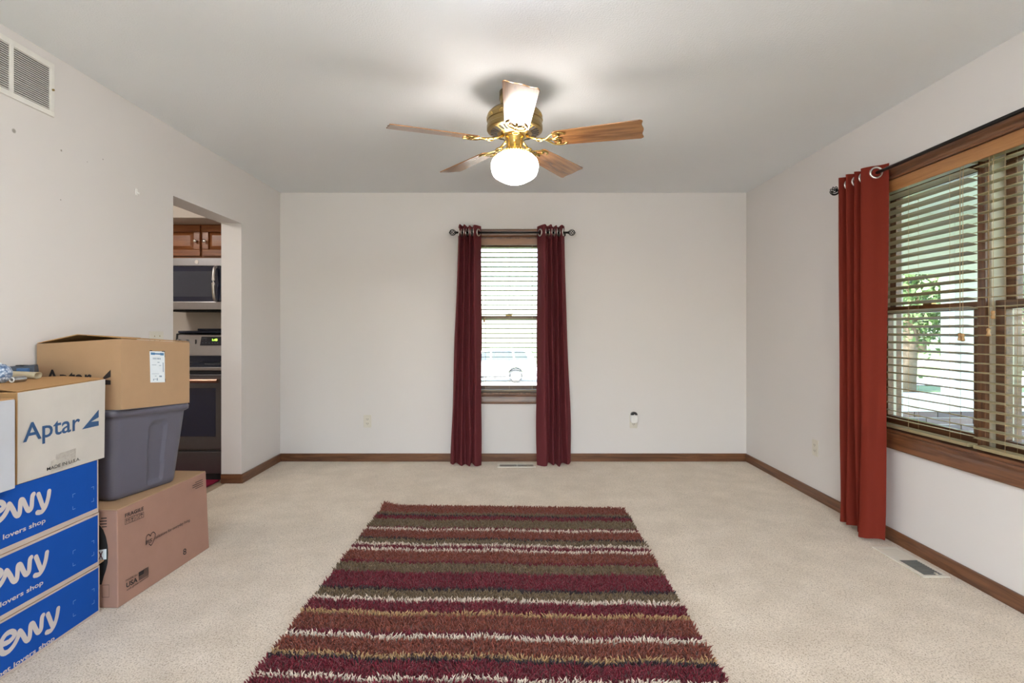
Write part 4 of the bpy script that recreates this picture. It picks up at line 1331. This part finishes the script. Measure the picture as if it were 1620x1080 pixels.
# crumpled strip of clear tape over the lower edge
mb = MB()
rt = random.Random(4)
ny, nz = 16, 10
for i in range(ny + 1):
    for j in range(nz + 1):
        y = 1.99 + 0.115 * i / ny; z = 0.650 + 0.062 * j / nz + 0.006 * i / ny
        mb.v.append(Vector((XF + 0.0024 + rt.uniform(0, 0.003) * (1 if 2 < i < 12 and j < 7 else 0.15), y, z)))
for i in range(ny):
    for j in range(nz):
        if j > 6 and i < 3:
            continue
        a = i * (nz + 1) + j
        mb.f.append((a, a + nz + 1, a + nz + 2, a + 1))
def tape_mat():
    m = bpy.data.materials.new('clear_tape'); m.use_nodes = True
    n = m.node_tree.nodes; l = m.node_tree.links; n.clear()
    o = n.new('ShaderNodeOutputMaterial'); t = n.new('ShaderNodeBsdfTransparent'); t.inputs[0].default_value = (0.975, 0.97, 0.96, 1)
    g = n.new('ShaderNodeBsdfGlossy'); g.inputs['Roughness'].default_value = 0.12; x = n.new('ShaderNodeMixShader'); x.inputs[0].default_value = 0.12
    l.new(t.outputs[0], x.inputs[1]); l.new(g.outputs[0], x.inputs[2]); l.new(x.outputs[0], o.inputs[0])
    return m
mb.build('packing_tape', tape_mat(), apw)

# pale carton cut off by the left edge
pc = empty('shipping_box', (-1.87, 1.62, AZ0))
tag(pc, 'plain pale grey cardboard box cut off by the left edge of the photo', 'box')
bx('body', (-2.05, 1.43, AZ0), (-1.688, 1.8165, 0.948), M['grey_board'], pc, 0.003)
bx('flap', (-2.048, 1.432, 0.948), (-1.872, 1.8145, 0.952), M['kraft_in'], pc, 0.001)
bx('flap', (-1.868, 1.432, 0.948), (-1.690, 1.8145, 0.952), M['kraft_in'], pc, 0.001)

# loose things on the white carton
vt = empty('vacuum_nozzle', (-1.96, 2.13, 0.99))
tag(vt, 'beige plastic tube with an oval mouth on the white cardboard box', 'vacuum nozzle')
p0, p1 = Vector((-2.045, 2.085, 1.012)), Vector((-1.893, 2.135, 1.003))
dv = (p1 - p0).normalized(); sv = Vector((-dv.y, dv.x, 0)); uv = dv.cross(sv) * -1
if uv.z < 0: uv = -uv
mb = MB(); seg = 28; st = 14
ringl = []
for i in range(st + 1):
    t = i / st
    w = 0.015 + 0.016 * t ** 1.4; hh = 0.016 - 0.003 * t
    c = p0 + (p1 - p0) * t
    ringl.append((c, w, hh))
for i, (c, w, hh) in enumerate(ringl + [(p1, 0.028, 0.0105), (p1 - dv * 0.07, 0.022, 0.010)]):
    for s in range(seg):
        a = 2 * PI * s / seg
        ca_, sa_ = math.cos(a), math.sin(a)
        mb.v.append(c + sv * w * math.copysign(abs(ca_) ** 0.75, ca_) + uv * hh * math.copysign(abs(sa_) ** 0.75, sa_))
for i in range(st + 2):
    for s in range(seg):
        q = (s + 1) % seg
        mb.f.append((i * seg + s, i * seg + q, (i + 1) * seg + q, (i + 1) * seg + s))
mb.f.append(tuple(range(seg))); mb.f.append(tuple((st + 2) * seg + s for s in range(seg)))
mb.build('tube', plain('beige_plastic', lin(190, 178, 150), 0.4), vt, smooth=True)
MB().tube([p0 - dv * 0.014, p0 + dv * 0.006], 0.0175, 20).build('collar', plain('beige_plastic_collar', lin(176, 165, 140), 0.4), vt)

gd = empty('handheld_device', (-2.01, 2.20, 0.99))
tag(gd, 'dark blue-grey plastic gadget lying behind the beige tube', 'gadget')
gz = 0.988
mb = MB()
mb.hexa([(-2.065, 2.165, gz), (-1.968, 2.205, gz), (-1.982, 2.245, gz), (-2.065, 2.235, gz)], [(-2.065, 2.168, 1.034), (-1.972, 2.205, 1.040), (-1.985, 2.24, 1.042), (-2.065, 2.23, 1.036)])
mb.build('housing', plain('blue_grey_plastic', lin(62, 70, 84), 0.4), gd, bevel=0.004)
bx('grip_slot', (-2.035, 2.19, 1.036), (-2.005, 2.215, 1.0405), M['dark'], gd)
MB().hexa([(-2.02, 2.178, 0.997), (-1.985, 2.193, 0.997), (-1.985, 2.2, 0.997), (-2.02, 2.19, 0.997)], [(-2.02, 2.178, 1.028), (-1.985, 2.193, 1.028), (-1.985, 2.2, 1.028), (-2.02, 2.19, 1.028)]).build('blue_button', plain('blue_plastic', lin(60, 100, 150), 0.35), gd)

bl = empty('wrapped_ball', (-1.902, 1.985, 0.984))
tag(bl, 'blue and white mottled ball at the left edge on the white cardboard box', 'ball')
def mottled():
    m, n, l, b = new_mat('mottled_wrap')
    t = n.new('ShaderNodeTexCoord'); v_ = n.new('ShaderNodeTexVoronoi'); v_.inputs['Scale'].default_value = 120
    r_ = n.new('ShaderNodeValToRGB'); r_.color_ramp.elements[0].color = lin(214, 222, 234); r_.color_ramp.elements[1].color = lin(92, 116, 150); r_.color_ramp.elements[1].position = 0.7
    l.new(t.outputs['Object'], v_.inputs['Vector']); l.new(v_.outputs['Distance'], r_.inputs[0]); l.new(r_.outputs[0], b.inputs['Base Color']); b.inputs['Roughness'].default_value = 0.35
    return m
prof = [(0.036 * math.sin(PI * k / 16), -0.036 * math.cos(PI * k / 16)) for k in range(17)]
mb = MB().lathe(prof, (-1.902, 1.985, 1.0215), 28, cap=False)
rb = random.Random(2)
mb.v = [p + Vector((rb.uniform(-1, 1), rb.uniform(-1, 1), rb.uniform(-0.3, 1))) * 0.0012 for p in mb.v]
mb.build('wrap', mottled(), bl)
MB().tube([(-1.902, 1.985, 1.055), (-1.900, 1.985, 1.062)], [0.006, 0.003], 8).build('twist', M['label_white'], bl)
bt = empty('battery', (-1.868, 2.0, 0.985))
tag(bt, 'small silver cylinder lying next to the mottled ball', 'battery')
MB().tube([(-1.876, 2.055, 0.9975), (-1.872, 2.0, 0.9975)], 0.011, 18).build('casing', M['steel'], bt)
MB().torus((-1.872, 1.9995, 0.9975), 0.008, 0.0025, (0.07, -1, 0), 18, 6).build('end_ring', M['white_plastic'], bt)

# ------------------------------------------------------------------ kitchen
RX0_, RX1_ = -2.998, -2.242
RY0, RY1 = 4.215, 4.89
rg = empty('electric_range', ((RX0_ + RX1_) / 2, RY0, 0))
tag(rg, 'dark slate electric range with green clock seen through the doorway', 'range')
bx('body', (RX0_, RY0 + 0.03, 0.004), (RX1_, RY1, 0.895), M['slate'], rg, 0.004)
dr = bx('drawer', (RX0_ + 0.004, RY0, 0.05), (RX1_ - 0.004, RY0 + 0.035, 0.225), M['slate'], rg, 0.004)
bx('plinth', (RX0_ + 0.02, RY0 + 0.012, 0.0), (RX1_ - 0.02, RY0 + 0.03, 0.048), M['dark'], rg)
od = bx('oven_door', (RX0_ + 0.004, RY0, 0.245), (RX1_ - 0.004, RY0 + 0.04, 0.838), M['slate'], rg, 0.005)
bx('oven_window', (RX0_ + 0.085, RY0 - 0.002, 0.345), (RX1_ - 0.085, RY0 + 0.004, 0.73), M['oven_glass'], od, 0.002)
mb = MB(); mb.tube([(RX0_ + 0.05, RY0 - 0.042, 0.79), (RX1_ - 0.05, RY0 - 0.042, 0.79)], 0.015, 14)
for x in (RX0_ + 0.07, RX1_ - 0.07):
    mb.box((x - 0.012, RY0 - 0.042, 0.78), (x + 0.012, RY0 + 0.002, 0.80))
mb.build('handle', M['bronze'], od, smooth=False)
bx('vent_strip', (RX0_ + 0.006, RY0 + 0.004, 0.845), (RX1_ - 0.006, RY0 + 0.03, 0.868), M['dark'], rg)
bx('front_trim', (RX0_, RY0 - 0.004, 0.87), (RX1_, RY0 + 0.03, 0.896), M['steel'], rg, 0.003)
ck = bx('cooktop', (RX0_, RY0 - 0.004, 0.896), (RX1_, RY1 - 0.05, 0.912), M['cooktop'], rg, 0.003)
mb = MB()
for x, y, r in ((-2.80, 4.42, 0.10), (-2.44, 4.42, 0.08), (-2.80, 4.70, 0.075), (-2.44, 4.70, 0.10)):
    mb.torus((x, y, 0.9122), r, 0.0015, (0, 0, 1), 32, 5)
mb.build('burner_rings', plain('burner_print', (0.12, 0.12, 0.13, 1), 0.3), ck)
bg = MB().prism([(RY1 - 0.13, 0.965), (RY1 - 0.10, 1.148), (RY1 - 0.075, 1.165), (RY1, 1.165), (RY1, 0.912), (RY1 - 0.12, 0.912)], RX0_ + 0.015, RX1_ - 0.015, (1, 2, 0)).build('backguard', M['steel'], rg, bevel=0.003)
MB().prism([(RY1 - 0.15, 0.912), (RY1 - 0.135, 0.96), (RY1 - 0.12, 0.96), (RY1 - 0.12, 0.912)], RX0_ + 0.01, RX1_ - 0.01, (1, 2, 0)).build('backguard_base', M['cooktop'], rg)
for s, x in ((0, RX0_ - 0.002), (1, RX1_ - 0.015)):
    MB().prism([(RY1 - 0.13, 0.93), (RY1 - 0.10, 1.16), (RY1, 1.17), (RY1, 0.93)], x, x + 0.017, (1, 2, 0)).build('end_cap', M['black_plastic'], rg)
mb = MB(); mb.box((RX0_ + 0.005, RY1 - 0.09, 1.165), (RX1_ - 0.005, RY1, 1.185)); mb.box((RX0_ + 0.17, RY1 - 0.07, 1.185), (RX1_ - 0.17, RY1, 1.205))
mb.build('top_cap', plain('dark_blue_enamel', (0.03, 0.04, 0.075, 1), 0.3), rg, bevel=0.006)
bn = Vector((0, -0.183, 0.03)).normalized()
def G(px, py, off=0.0):
    return on_plane(px, py, (0, RY1 - 0.13, 0.965), bn) + bn * off
dp = [G(316.5, 546.5), G(371, 546.5), G(371, 532.5), G(319, 532.5)]
ds = MB().hexa(dp, [p + bn * 0.003 for p in dp]).build('control_panel', plain('control_glass', (0.03, 0.032, 0.045, 1), 0.15), bg, bevel=0.001)
print_text('clock_digits', '1:48', G(336.2, 539.2, 0.003), G(344.2, 539.2, 0.003), G(336.2, 535.8, 0.003), M['green_led'], ds, 0.02, lift=0.0006)
fk = frame4(G(320, 544.5, 0.003), G(345, 544.5, 0.003), G(320, 535, 0.003))
strokes('panel_marks', [[(0.02, 0.75), (0.06, 0.75)], [(0.22, 0.75), (0.26, 0.75)], [(0.02, 0.25), (0.06, 0.25)], [(0.22, 0.25), (0.27, 0.25)], [(0.44, 0.2), (0.48, 0.2)], [(0.64, 0.2), (0.68, 0.2)], [(0.8, 0.2), (0.84, 0.2)], [(0.95, 0.2), (0.99, 0.2)], [(0.0, 1.0), (0.3, 1.0)]], 0.03, fk, M['label_grey'], ds, 0.0006)
for px in (284, 295.5, 395, 407):
    c = G(px, 540)
    MB().tube([c, c + bn * 0.004, c + bn * 0.02, c + bn * 0.026], [0.024, 0.022, 0.019, 0.015], 20).build('knob', M['steel'], bg, smooth=False)
bx('indicator_light', G(310, 542.5) - Vector((0.007, 0.002, 0.009)), G(310, 538.5) + Vector((0.007, -0.003, 0.009)), M['black_plastic'], bg)

mw = empty('microwave', (-2.62, 4.5, 1.36))
tag(mw, 'stainless over-the-range microwave above the dark range', 'microwave')
MY = 4.50
bx('body', (RX0_, MY + 0.03, 1.385), (RX1_, KY1 - 0.004, 1.802), M['slate'], mw, 0.004)
bx('top_fascia', (RX0_, MY, 1.735), (RX1_, MY + 0.032, 1.802), M['steel'], mw, 0.003)
bx('bottom_fascia', (RX0_, MY, 1.365), (RX1_, MY + 0.032, 1.432), M['steel'], mw, 0.003)
md = bx('door', (RX0_, MY, 1.434), (RX1_ - 0.19, MY + 0.032, 1.733), M['oven_glass'], mw, 0.003)
bx('door_mesh', (RX0_ + 0.06, MY - 0.0012, 1.475), (RX1_ - 0.26, MY + 0.002, 1.69), plain('microwave_mesh', (0.06, 0.065, 0.085, 1), 0.12), md)
mb = MB(); mb.tube(smooth_path([(-2.478, MY - 0.004, 1.725), (-2.478, MY - 0.035, 1.70), (-2.478, MY - 0.048, 1.585), (-2.478, MY - 0.035, 1.465), (-2.478, MY - 0.004, 1.44)], 5), 0.0125, 12)
mb.build('handle', M['nickel'], md, smooth=True)
bx('keypad', (RX1_ - 0.188, MY, 1.434), (RX1_, MY + 0.032, 1.733), M['oven_glass'], mw, 0.003)
MB().tube([(-2.645, MY + 0.001, 1.768), (-2.645, MY - 0.003, 1.768)], 0.0165, 20).build('round_emblem', M['nickel'], mw)
bx('vent_grille', (RX0_ + 0.06, MY + 0.06, 1.352), (RX1_ - 0.06, MY + 0.30, 1.386), M['dark'], mw)

cb = empty('wall_cabinet', (-2.62, 4.57, 1.80))
tag(cb, 'reddish cherry wall cabinet with two doors above the microwave', 'cabinet')
bx('carcass', (RX0_, 4.575, 1.806), (RX1_, KY1 - 0.002, 2.10), M['cherry'], cb, 0.002)
for s, (x0, x1) in enumerate(((RX0_ + 0.012, -2.650), (-2.632, RX1_ - 0.012))):
    z0, z1 = 1.828, 2.088
    mb = MB(); fw = 0.055
    mb.box((x0, 4.553, z0), (x1, 4.575, z0 + fw)); mb.box((x0, 4.553, z1 - fw), (x1, 4.575, z1))
    mb.box((x0, 4.553, z0 + fw), (x0 + fw, 4.575, z1 - fw)); mb.box((x1 - fw, 4.553, z0 + fw), (x1, 4.575, z1 - fw))
    d = mb.build('door', M['cherry'], cb, bevel=0.004)
    a0, a1, c0_, c1_ = x0 + fw, x1 - fw, z0 + fw, z1 - fw
    g = 0.03
    MB().hexa([(a0, 4.57, c0_), (a1, 4.57, c0_), (a1, 4.57, c1_), (a0, 4.57, c1_)], [(a0 + g, 4.556, c0_ + g), (a1 - g, 4.556, c0_ + g), (a1 - g, 4.556, c1_ - g), (a0 + g, 4.556, c1_ - g)]).build('raised_panel', M['cherry'], d, bevel=0.002)
    kx = (x1 - 0.03) if s == 0 else (x0 + 0.03)
    MB().tube([(kx, 4.553, 1.952), (kx, 4.54, 1.952), (kx, 4.53, 1.952), (kx, 4.525, 1.952)], [0.007, 0.008, 0.015, 0.011], 16).build('knob', M['nickel'], d, smooth=True)
    bx('door_rail', (x0 + 0.002, 4.5535, z0 + 0.0), (x1 - 0.002, 4.556, z0 + 0.004), M['cherry'], d)

km = empty('kitchen_mat', (-2.65, 3.95, -0.004))
tag(km, 'dark red kitchen mat on the floor in front of the range', 'mat')
bx('mat_top', (-3.02, 3.66, -0.004), (-2.292, 4.205, 0.008), fabric('red_mat', lin(128, 22, 52)), km, 0.003)
mb = MB()
for x in (-3.02, -2.292):
    mb.tube([(x, 3.66, 0.004), (x, 4.205, 0.004)], 0.006, 6)
mb.build('bound_edge', fabric('red_mat_edge', lin(104, 16, 42)), km)

kl = empty('fill_lamp', (-3.3, 3.3, ZC))  # unseen lamp, added to brighten the kitchen
tag(kl, 'round fill lamp added out of sight beyond the doorway to brighten the kitchen', 'fill lamp')
MB().lathe([(0.17, 2.44), (0.17, 2.425), (0.16, 2.42)], (-3.3, 3.3, 0), 32).build('base', M['white_metal'], kl)
km_, n_, l_, b_ = new_mat('kitchen_fill_glow')
b_.inputs['Emission Color'].default_value = (1, 0.93, 0.86, 1); b_.inputs['Emission Strength'].default_value = 15.0
MB().lathe([(0.155, 2.42), (0.14, 2.385), (0.10, 2.36), (0.05, 2.35), (0.0, 2.348)], (-3.3, 3.3, 0), 32).build('diffuser', km_, kl, smooth=True)

rl_, n_, l_, b_ = new_mat('room_fill_glow')  # glow of two unseen lamps added to brighten the room
b_.inputs['Emission Color'].default_value = (0.90, 0.93, 1.0, 1); b_.inputs['Emission Strength'].default_value = 14.0
for lx_, ly_, side in ((0.0, 1.55, 'just out of view above the near end of the rug'), (0.6, -1.0, 'in the part of the room behind the viewer')):
    rl = empty('fill_lamp', (lx_, ly_, ZC))
    tag(rl, 'added fill lamp %s' % side, 'fill lamp', 'added fill lamps of the room')
    MB().lathe([(0.20, 2.44), (0.20, 2.42), (0.19, 2.415)], (lx_, ly_, 0), 40).build('base', M['white_metal'], rl)
    MB().lathe([(0.185, 2.415), (0.17, 2.37), (0.125, 2.335), (0.06, 2.32), (0.0, 2.317)], (lx_, ly_, 0), 40).build('diffuser', rl_, rl, smooth=True)

# ------------------------------------------------------------------ outdoors
def sst(a, b, x):
    t = max(0, min(1, (x - a) / (b - a)))
    return t * t * (3 - 2 * t)
def ground_z(x, y):
    return -0.42 - 0.86 * sst(9, 19, y) * (1 - sst(4, 10, x))
def terrain(x0, x1, y0, y1, nx, ny, dz, thick=0.0):
    mb = MB()
    for j in range(ny + 1):
        for i in range(nx + 1):
            x = x0 + (x1 - x0) * i / nx; y = y0 + (y1 - y0) * j / ny
            mb.v.append(Vector((x, y, ground_z(x, y) + dz)))
    for j in range(ny):
        for i in range(nx):
            a = j * (nx + 1) + i
            mb.f.append((a, a + 1, a + nx + 2, a + nx + 1))
    return mb
def grass_mat():
    m, n, l, b = new_mat('lawn')
    t = n.new('ShaderNodeTexCoord'); z1 = n.new('ShaderNodeTexNoise'); z1.inputs['Scale'].default_value = 0.6; z1.inputs['Detail'].default_value = 6
    z2 = n.new('ShaderNodeTexNoise'); z2.inputs['Scale'].default_value = 30
    ad = n.new('ShaderNodeMath'); ad.operation = 'ADD'
    l.new(t.outputs['Object'], z1.inputs['Vector']); l.new(t.outputs['Object'], z2.inputs['Vector'])
    l.new(z1.outputs['Fac'], ad.inputs[0]); l.new(z2.outputs['Fac'], ad.inputs[1])
    r = n.new('ShaderNodeValToRGB'); r.color_ramp.elements[0].position = 0.7; r.color_ramp.elements[0].color = (0.06, 0.10, 0.03, 1)
    r.color_ramp.elements[1].position = 1.0; r.color_ramp.elements[1].color = (0.12, 0.17, 0.06, 1)
    hf = n.new('ShaderNodeMath'); hf.operation = 'MULTIPLY'; hf.inputs[1].default_value = 0.85
    l.new(ad.outputs[0], hf.inputs[0]); l.new(hf.outputs[0], r.inputs[0]); l.new(r.outputs[0], b.inputs['Base Color']); b.inputs['Roughness'].default_value = 0.9
    return m
struct(terrain(-45, 75, -30, 90, 80, 80, 0).build('lawn', grass_mat()), 'green lawn outside the windows', 'lawn')
concrete = plain('sunlit_concrete', (0.62, 0.60, 0.56, 1), 0.9, var=0.1, vscale=1.5)
struct(terrain(8.5, 70, 15.6, 18.2, 30, 4, 0.02).build('driveway', concrete), 'pale concrete drive crossing the lawn beyond the porch', 'driveway')
struct(terrain(8.5, 70, 24, 29, 30, 4, 0.02).build('street', concrete), 'pale street far behind the lawn', 'street')
struct(terrain(-16, 5, 20, 31, 30, 16, 0.03).build('parking_apron', concrete), 'pale concrete apron under the parked car', 'driveway')
# terrace slab behind the camera and eaves
struct(bx('patio', (-4, -7.5, -0.5), (4, YR - 0.2, -0.03), concrete), 'pale concrete patio behind the viewer', 'patio')

# porch beyond the right window
PW = 5.95
paint = plain('pale_porch_paint', (0.74, 0.74, 0.68, 1), 0.55, var=0.03, vscale=3)
struct(bx('floor_porch', (XRO, -1.5, -0.45), (6.6, PW, -0.08), plain('porch_slab', (0.42, 0.42, 0.40, 1), 0.8)), 'grey concrete porch floor', 'floor')
struct(bx('ceiling_porch', (XRO, -1.8, 2.50), (7.0, PW + 0.35, 2.62), paint), 'pale painted porch ceiling', 'ceiling')
mb = MB(); mb.box((6.35, -1.5, 2.22), (6.55, PW + 0.2, 2.50)); mb.build('porch_beam', paint)
struct(bpy.data.objects['porch_beam'], 'pale beam along the open side of the porch', 'beam')
pw = empty('wall_porch', (4.4, PW, -0.42))
struct(pw, 'low brick porch end wall with a pale sill and posts', 'wall')
bx('mortar_core', (XRO + 0.02, PW + 0.012, -0.42), (6.55, PW + 0.20, 0.285), plain('mortar', (0.50, 0.49, 0.46, 1), 0.9), pw)
bmats = [plain('brick_%s' % nm, c, 0.85, var=0.15, vscale=25) for nm, c in (('a', (0.20, 0.155, 0.145, 1)), ('b', (0.25, 0.185, 0.165, 1)), ('c', (0.165, 0.135, 0.135, 1)))]
BLn, BHt, JT = 0.252, 0.064, 0.0115
zrow = 0.285 - BHt - 0.004
protos = {}
row = 0
rbk = random.Random(11)
while zrow > -0.42:
    x = XRO + 0.02 - (0.13 if row % 2 else 0)
    while x < 6.55:
        a, b = max(x, XRO + 0.02), min(x + BLn, 6.55)
        if b - a > 0.03:
            full = abs((b - a) - BLn) < 1e-6
            mi = rbk.randrange(3)
            org = Vector(((a + b) / 2, PW + 0.006, zrow + BHt / 2))
            if full and mi in protos:
                copy_part(protos[mi], pw, org + Vector((0, rbk.uniform(-0.002, 0.002), 0)))
            else:
                o = MB().box((a, PW, zrow), (b, PW + 0.02, zrow + BHt)).build('brick', bmats[mi], pw, org=org)
                if full:
                    protos[mi] = o
        x += BLn + JT
    zrow -= BHt + JT
    row += 1
MB().prism([(PW - 0.03, 0.285), (PW - 0.03, 0.33), (PW + 0.0, 0.47), (PW + 0.22, 0.47), (PW + 0.22, 0.285)], XRO + 0.02, 6.6, (1, 2, 0)).build('sill', paint, pw, bevel=0.004)
for a, b in ((XRO + 0.02, 3.75), (5.0, 5.62), (6.32, 6.55)):
    q = bx('post', (a, PW, 0.47), (b, PW + 0.2, 2.5), paint, pw, 0.004)
    bx('post_trim', (b - 0.06, PW - 0.014, 0.47), (b, PW, 2.5), paint, q, 0.003)
bx('header', (3.75, PW + 0.005, 1.84), (5.0, PW + 0.19, 2.5), paint, pw, 0.004)
bx('header', (5.62, PW + 0.005, 1.84), (6.32, PW + 0.19, 2.5), paint, pw, 0.004)
for y in (-1.4, 2.0):
    o = bx('porch_post', (6.38, y, -0.08), (6.52, y + 0.14, 2.22), paint, None, 0.006)
    struct(o, 'pale square post on the open side of the porch', 'post')

# trees
def tree(x, y, h, r, trunk_r, label, seed, leafmat, n=2600, crown0=0.3, group='trees outside', leaf=1.0):
    rn_ = np.random.RandomState(seed)
    z0 = ground_z(x, y)
    root = empty('tree', (x, y, z0))
    tag(root, label, 'tree', group)
    mb = MB()
    mb.tube([(x, y, z0 - 0.1), (x + 0.05 * r, y, z0 + h * 0.25), (x + 0.02 * r, y + 0.05, z0 + h * 0.6)], [trunk_r * 1.25, trunk_r, trunk_r * 0.45], 10)
    for k in range(6):
        a = rn_.uniform(0, 6.28); zb_ = z0 + h * rn_.uniform(0.25, 0.5)
        mb.tube([(x, y, zb_), (x + math.cos(a) * r * 0.4, y + math.sin(a) * r * 0.4, zb_ + h * 0.14), (x + math.cos(a) * r * 0.75, y + math.sin(a) * r * 0.75, zb_ + h * 0.22)], [trunk_r * 0.5, trunk_r * 0.3, trunk_r * 0.12], 6)
    mb.build('trunk', bark, root, smooth=True)
    # leaves in clumps
    nc = 46
    cl = rn_.normal(0, 1, (nc, 3)); cl /= np.linalg.norm(cl, axis=1)[:, None]
    cl *= rn_.uniform(0.55, 1.0, (nc, 1))
    cz = (crown0 + 1) / 2
    cl = cl * np.array([r, r, h * (1 - crown0) / 2]) + np.array([x, y, z0 + h * cz])
    ci = rn_.randint(0, nc, n)
    p = cl[ci] + rn_.normal(0, r * 0.16, (n, 3))
    sz = rn_.uniform(0.10, 0.20, n) * leaf
    a = rn_.normal(0, 1, (n, 3)); a /= np.linalg.norm(a, axis=1)[:, None]
    b = np.cross(a, rn_.normal(0, 1, (n, 3))); b /= np.linalg.norm(b, axis=1)[:, None]
    vs = np.stack([p - a * sz[:, None], p + b * sz[:, None] * 0.55, p + a * sz[:, None], p - b * sz[:, None] * 0.55], 1).reshape(-1, 3)
    me = bpy.data.meshes.new('foliage')
    o_ = WL[root.name]
    me.from_pydata((vs - np.array(o_)).tolist(), [], np.arange(n * 4).reshape(-1, 4).tolist())
    me.materials.append(leafmat)
    f = place('foliage', me, root, o_)
    f['kind'] = 'stuff'
    return root
bark = plain('bark', (0.16, 0.12, 0.09, 1), 0.95, var=0.3, vscale=6)
def leaf_mat(name, c):
    m = plain(name, c, 0.6, var=0.3, vscale=0.8)
    b = m.node_tree.nodes['Principled BSDF']
    b.inputs['Subsurface Weight'].default_value = 0.0
    return m
lf1 = leaf_mat('leaf_green', (0.10, 0.16, 0.06, 1)); lf2 = leaf_mat('leaf_light', (0.17, 0.23, 0.10, 1)); lf3 = leaf_mat('leaf_blue', (0.11, 0.16, 0.11, 1))
tree(10.35, 14.0, 6.5, 2.6, 0.26, 'broad shade tree with a thick trunk on the lawn, nearest through the right window', 1, lf1, 24000, 0.16, leaf=0.5)
tree(21.0, 22.0, 7.5, 3.0, 0.25, 'light green tree behind the concrete drive, right of the thick trunk', 2, lf2, 12000, 0.28, leaf=0.6)
tree(31.0, 40.0, 10.0, 4.2, 0.3, 'tall blue-green tree beyond the street', 3, lf3, 14000, 0.06, leaf=0.8)
tree(40.5, 46.0, 10.0, 4.6, 0.3, 'rounded light tree beyond the street, farthest to the right', 4, lf2, 14000, 0.06, leaf=0.8)
tree(17.5, 38.0, 9.5, 4.2, 0.3, 'dark green tree beyond the street, farthest to the left', 5, lf1, 4200, 0.2)
tree(-4.9, 38.0, 6.4, 2.3, 0.28, 'green tree behind the parked car in the narrow window', 6, lf1, 3600, 0.25)

# parked car seen through the narrow window
CYR, CXR = 25.0, 0.33          # rear wheel
gz_ = ground_z(-1, CYR) + 0.03
car = empty('car', (-1.1, CYR + 0.9, gz_))
tag(car, 'white estate car parked outside the narrow end window', 'car')
car_paint = plain('white_car_paint', (0.80, 0.81, 0.82, 1), 0.25, coat=0.8)
car_glass = plain('car_glass', (0.04, 0.05, 0.06, 1), 0.05, coat=0.5)
rubber = plain('tyre_rubber', (0.02, 0.02, 0.02, 1), 0.85)
alloy = plain('alloy_wheel', (0.6, 0.6, 0.62, 1), 0.3, 0.9)
def arch(cx_, r, z, n=10):
    return [(cx_ + r * math.cos(PI * k / n), z + r * math.sin(PI * k / n)) for k in range(n + 1)]
wf, wr = CXR - 2.72, CXR
zc_ = 0.34
prof = [(wr + 0.95, 0.30)] + [(wr + 1.0, 0.62), (wr + 0.96, 0.95), (wr + 0.80, 1.38), (wr + 0.62, 1.56), (wr - 0.2, 1.62), (wr - 1.2, 1.60), (wr - 1.62, 1.50), (wr - 2.25, 1.05), (wr - 3.15, 0.93), (wr - 3.52, 0.78), (wr - 3.58, 0.45), (wr - 3.5, 0.28)]
prof += list(reversed(arch(wf, 0.40, zc_)))[:] if False else [(p[0], p[1]) for p in reversed(arch(wf, 0.40, zc_))]
prof += [(wf + 0.45, 0.24), (wr - 0.45, 0.24)] + [(p[0], p[1]) for p in reversed(arch(wr, 0.40, zc_))]
mb = MB().prism([(x, z + gz_) for x, z in prof], CYR, CYR + 1.8, (0, 2, 1))
# draw the cabin sides inwards
for p in mb.v:
    zr = p.z - gz_
    if zr > 1.0:
        k = (zr - 1.0) * 0.28
        p.y += k if p.y < CYR + 0.9 else -k
mb.build('car_body', car_paint, car, bevel=0.03)
def cpt(x, z, off=0.012):
    return Vector((x, CYR + max(0, z - 1.0) * 0.28 - off, z + gz_))
for poly in ([(wr - 2.05, 1.06), (wr - 1.55, 1.44), (wr - 1.22, 1.51), (wr - 1.22, 1.06)], [(wr - 1.14, 1.06), (wr - 1.14, 1.51), (wr - 0.2, 1.53), (wr - 0.1, 1.06)], [(wr - 0.02, 1.08), (wr - 0.1, 1.51), (wr + 0.42, 1.48), (wr + 0.58, 1.12)]):
    n = len(poly)
    MB().add([cpt(*p) for p in poly] + [cpt(p[0], p[1], -0.02) for p in poly], [tuple(range(n)), tuple(range(2 * n - 1, n - 1, -1))] + [(k, (k + 1) % n, n + (k + 1) % n, n + k) for k in range(n)]).build('side_window', car_glass, car)
for wx in (wf, wr):
    for yy in (CYR + 0.02, CYR + 1.6):
        w_ = MB().tube([(wx, yy, gz_ + 0.335), (wx, yy + 0.2, gz_ + 0.335)], 0.335, 28).build('tyre', rubber, car)
        h_ = MB(); h_.tube([(wx, yy - 0.012, gz_ + 0.335), (wx, yy + 0.21, gz_ + 0.335)], 0.235, 24)
        h_.build('wheel_disc', alloy, w_)
        s_ = MB()
        for k in range(5):
            a = 2 * PI * k / 5
            s_.tube([(wx + 0.13 * math.cos(a), yy - 0.014, gz_ + 0.335 + 0.13 * math.sin(a)), (wx + 0.13 * math.cos(a), yy - 0.01, gz_ + 0.335 + 0.13 * math.sin(a))], 0.03, 8)
        s_.build('wheel_holes', M['dark'], w_)
MB().box((wf + 0.46, CYR - 0.02, gz_ + 0.22), (wr - 0.46, CYR + 0.1, gz_ + 0.33)).build('running_board', rubber, car)
MB().box((wr + 0.93, CYR + 0.15, gz_ + 0.32), (wr + 1.05, CYR + 1.65, gz_ + 0.62)).build('rear_bumper', plain('bumper_grey', (0.3, 0.3, 0.31, 1), 0.5), car, bevel=0.03)
for x in (wr - 1.3, wr - 0.3):
    MB().box((x - 0.1, CYR - 0.03, gz_ + 0.93), (x + 0.08, CYR + 0.01, gz_ + 0.96)).build('door_handle', M['steel'], car)
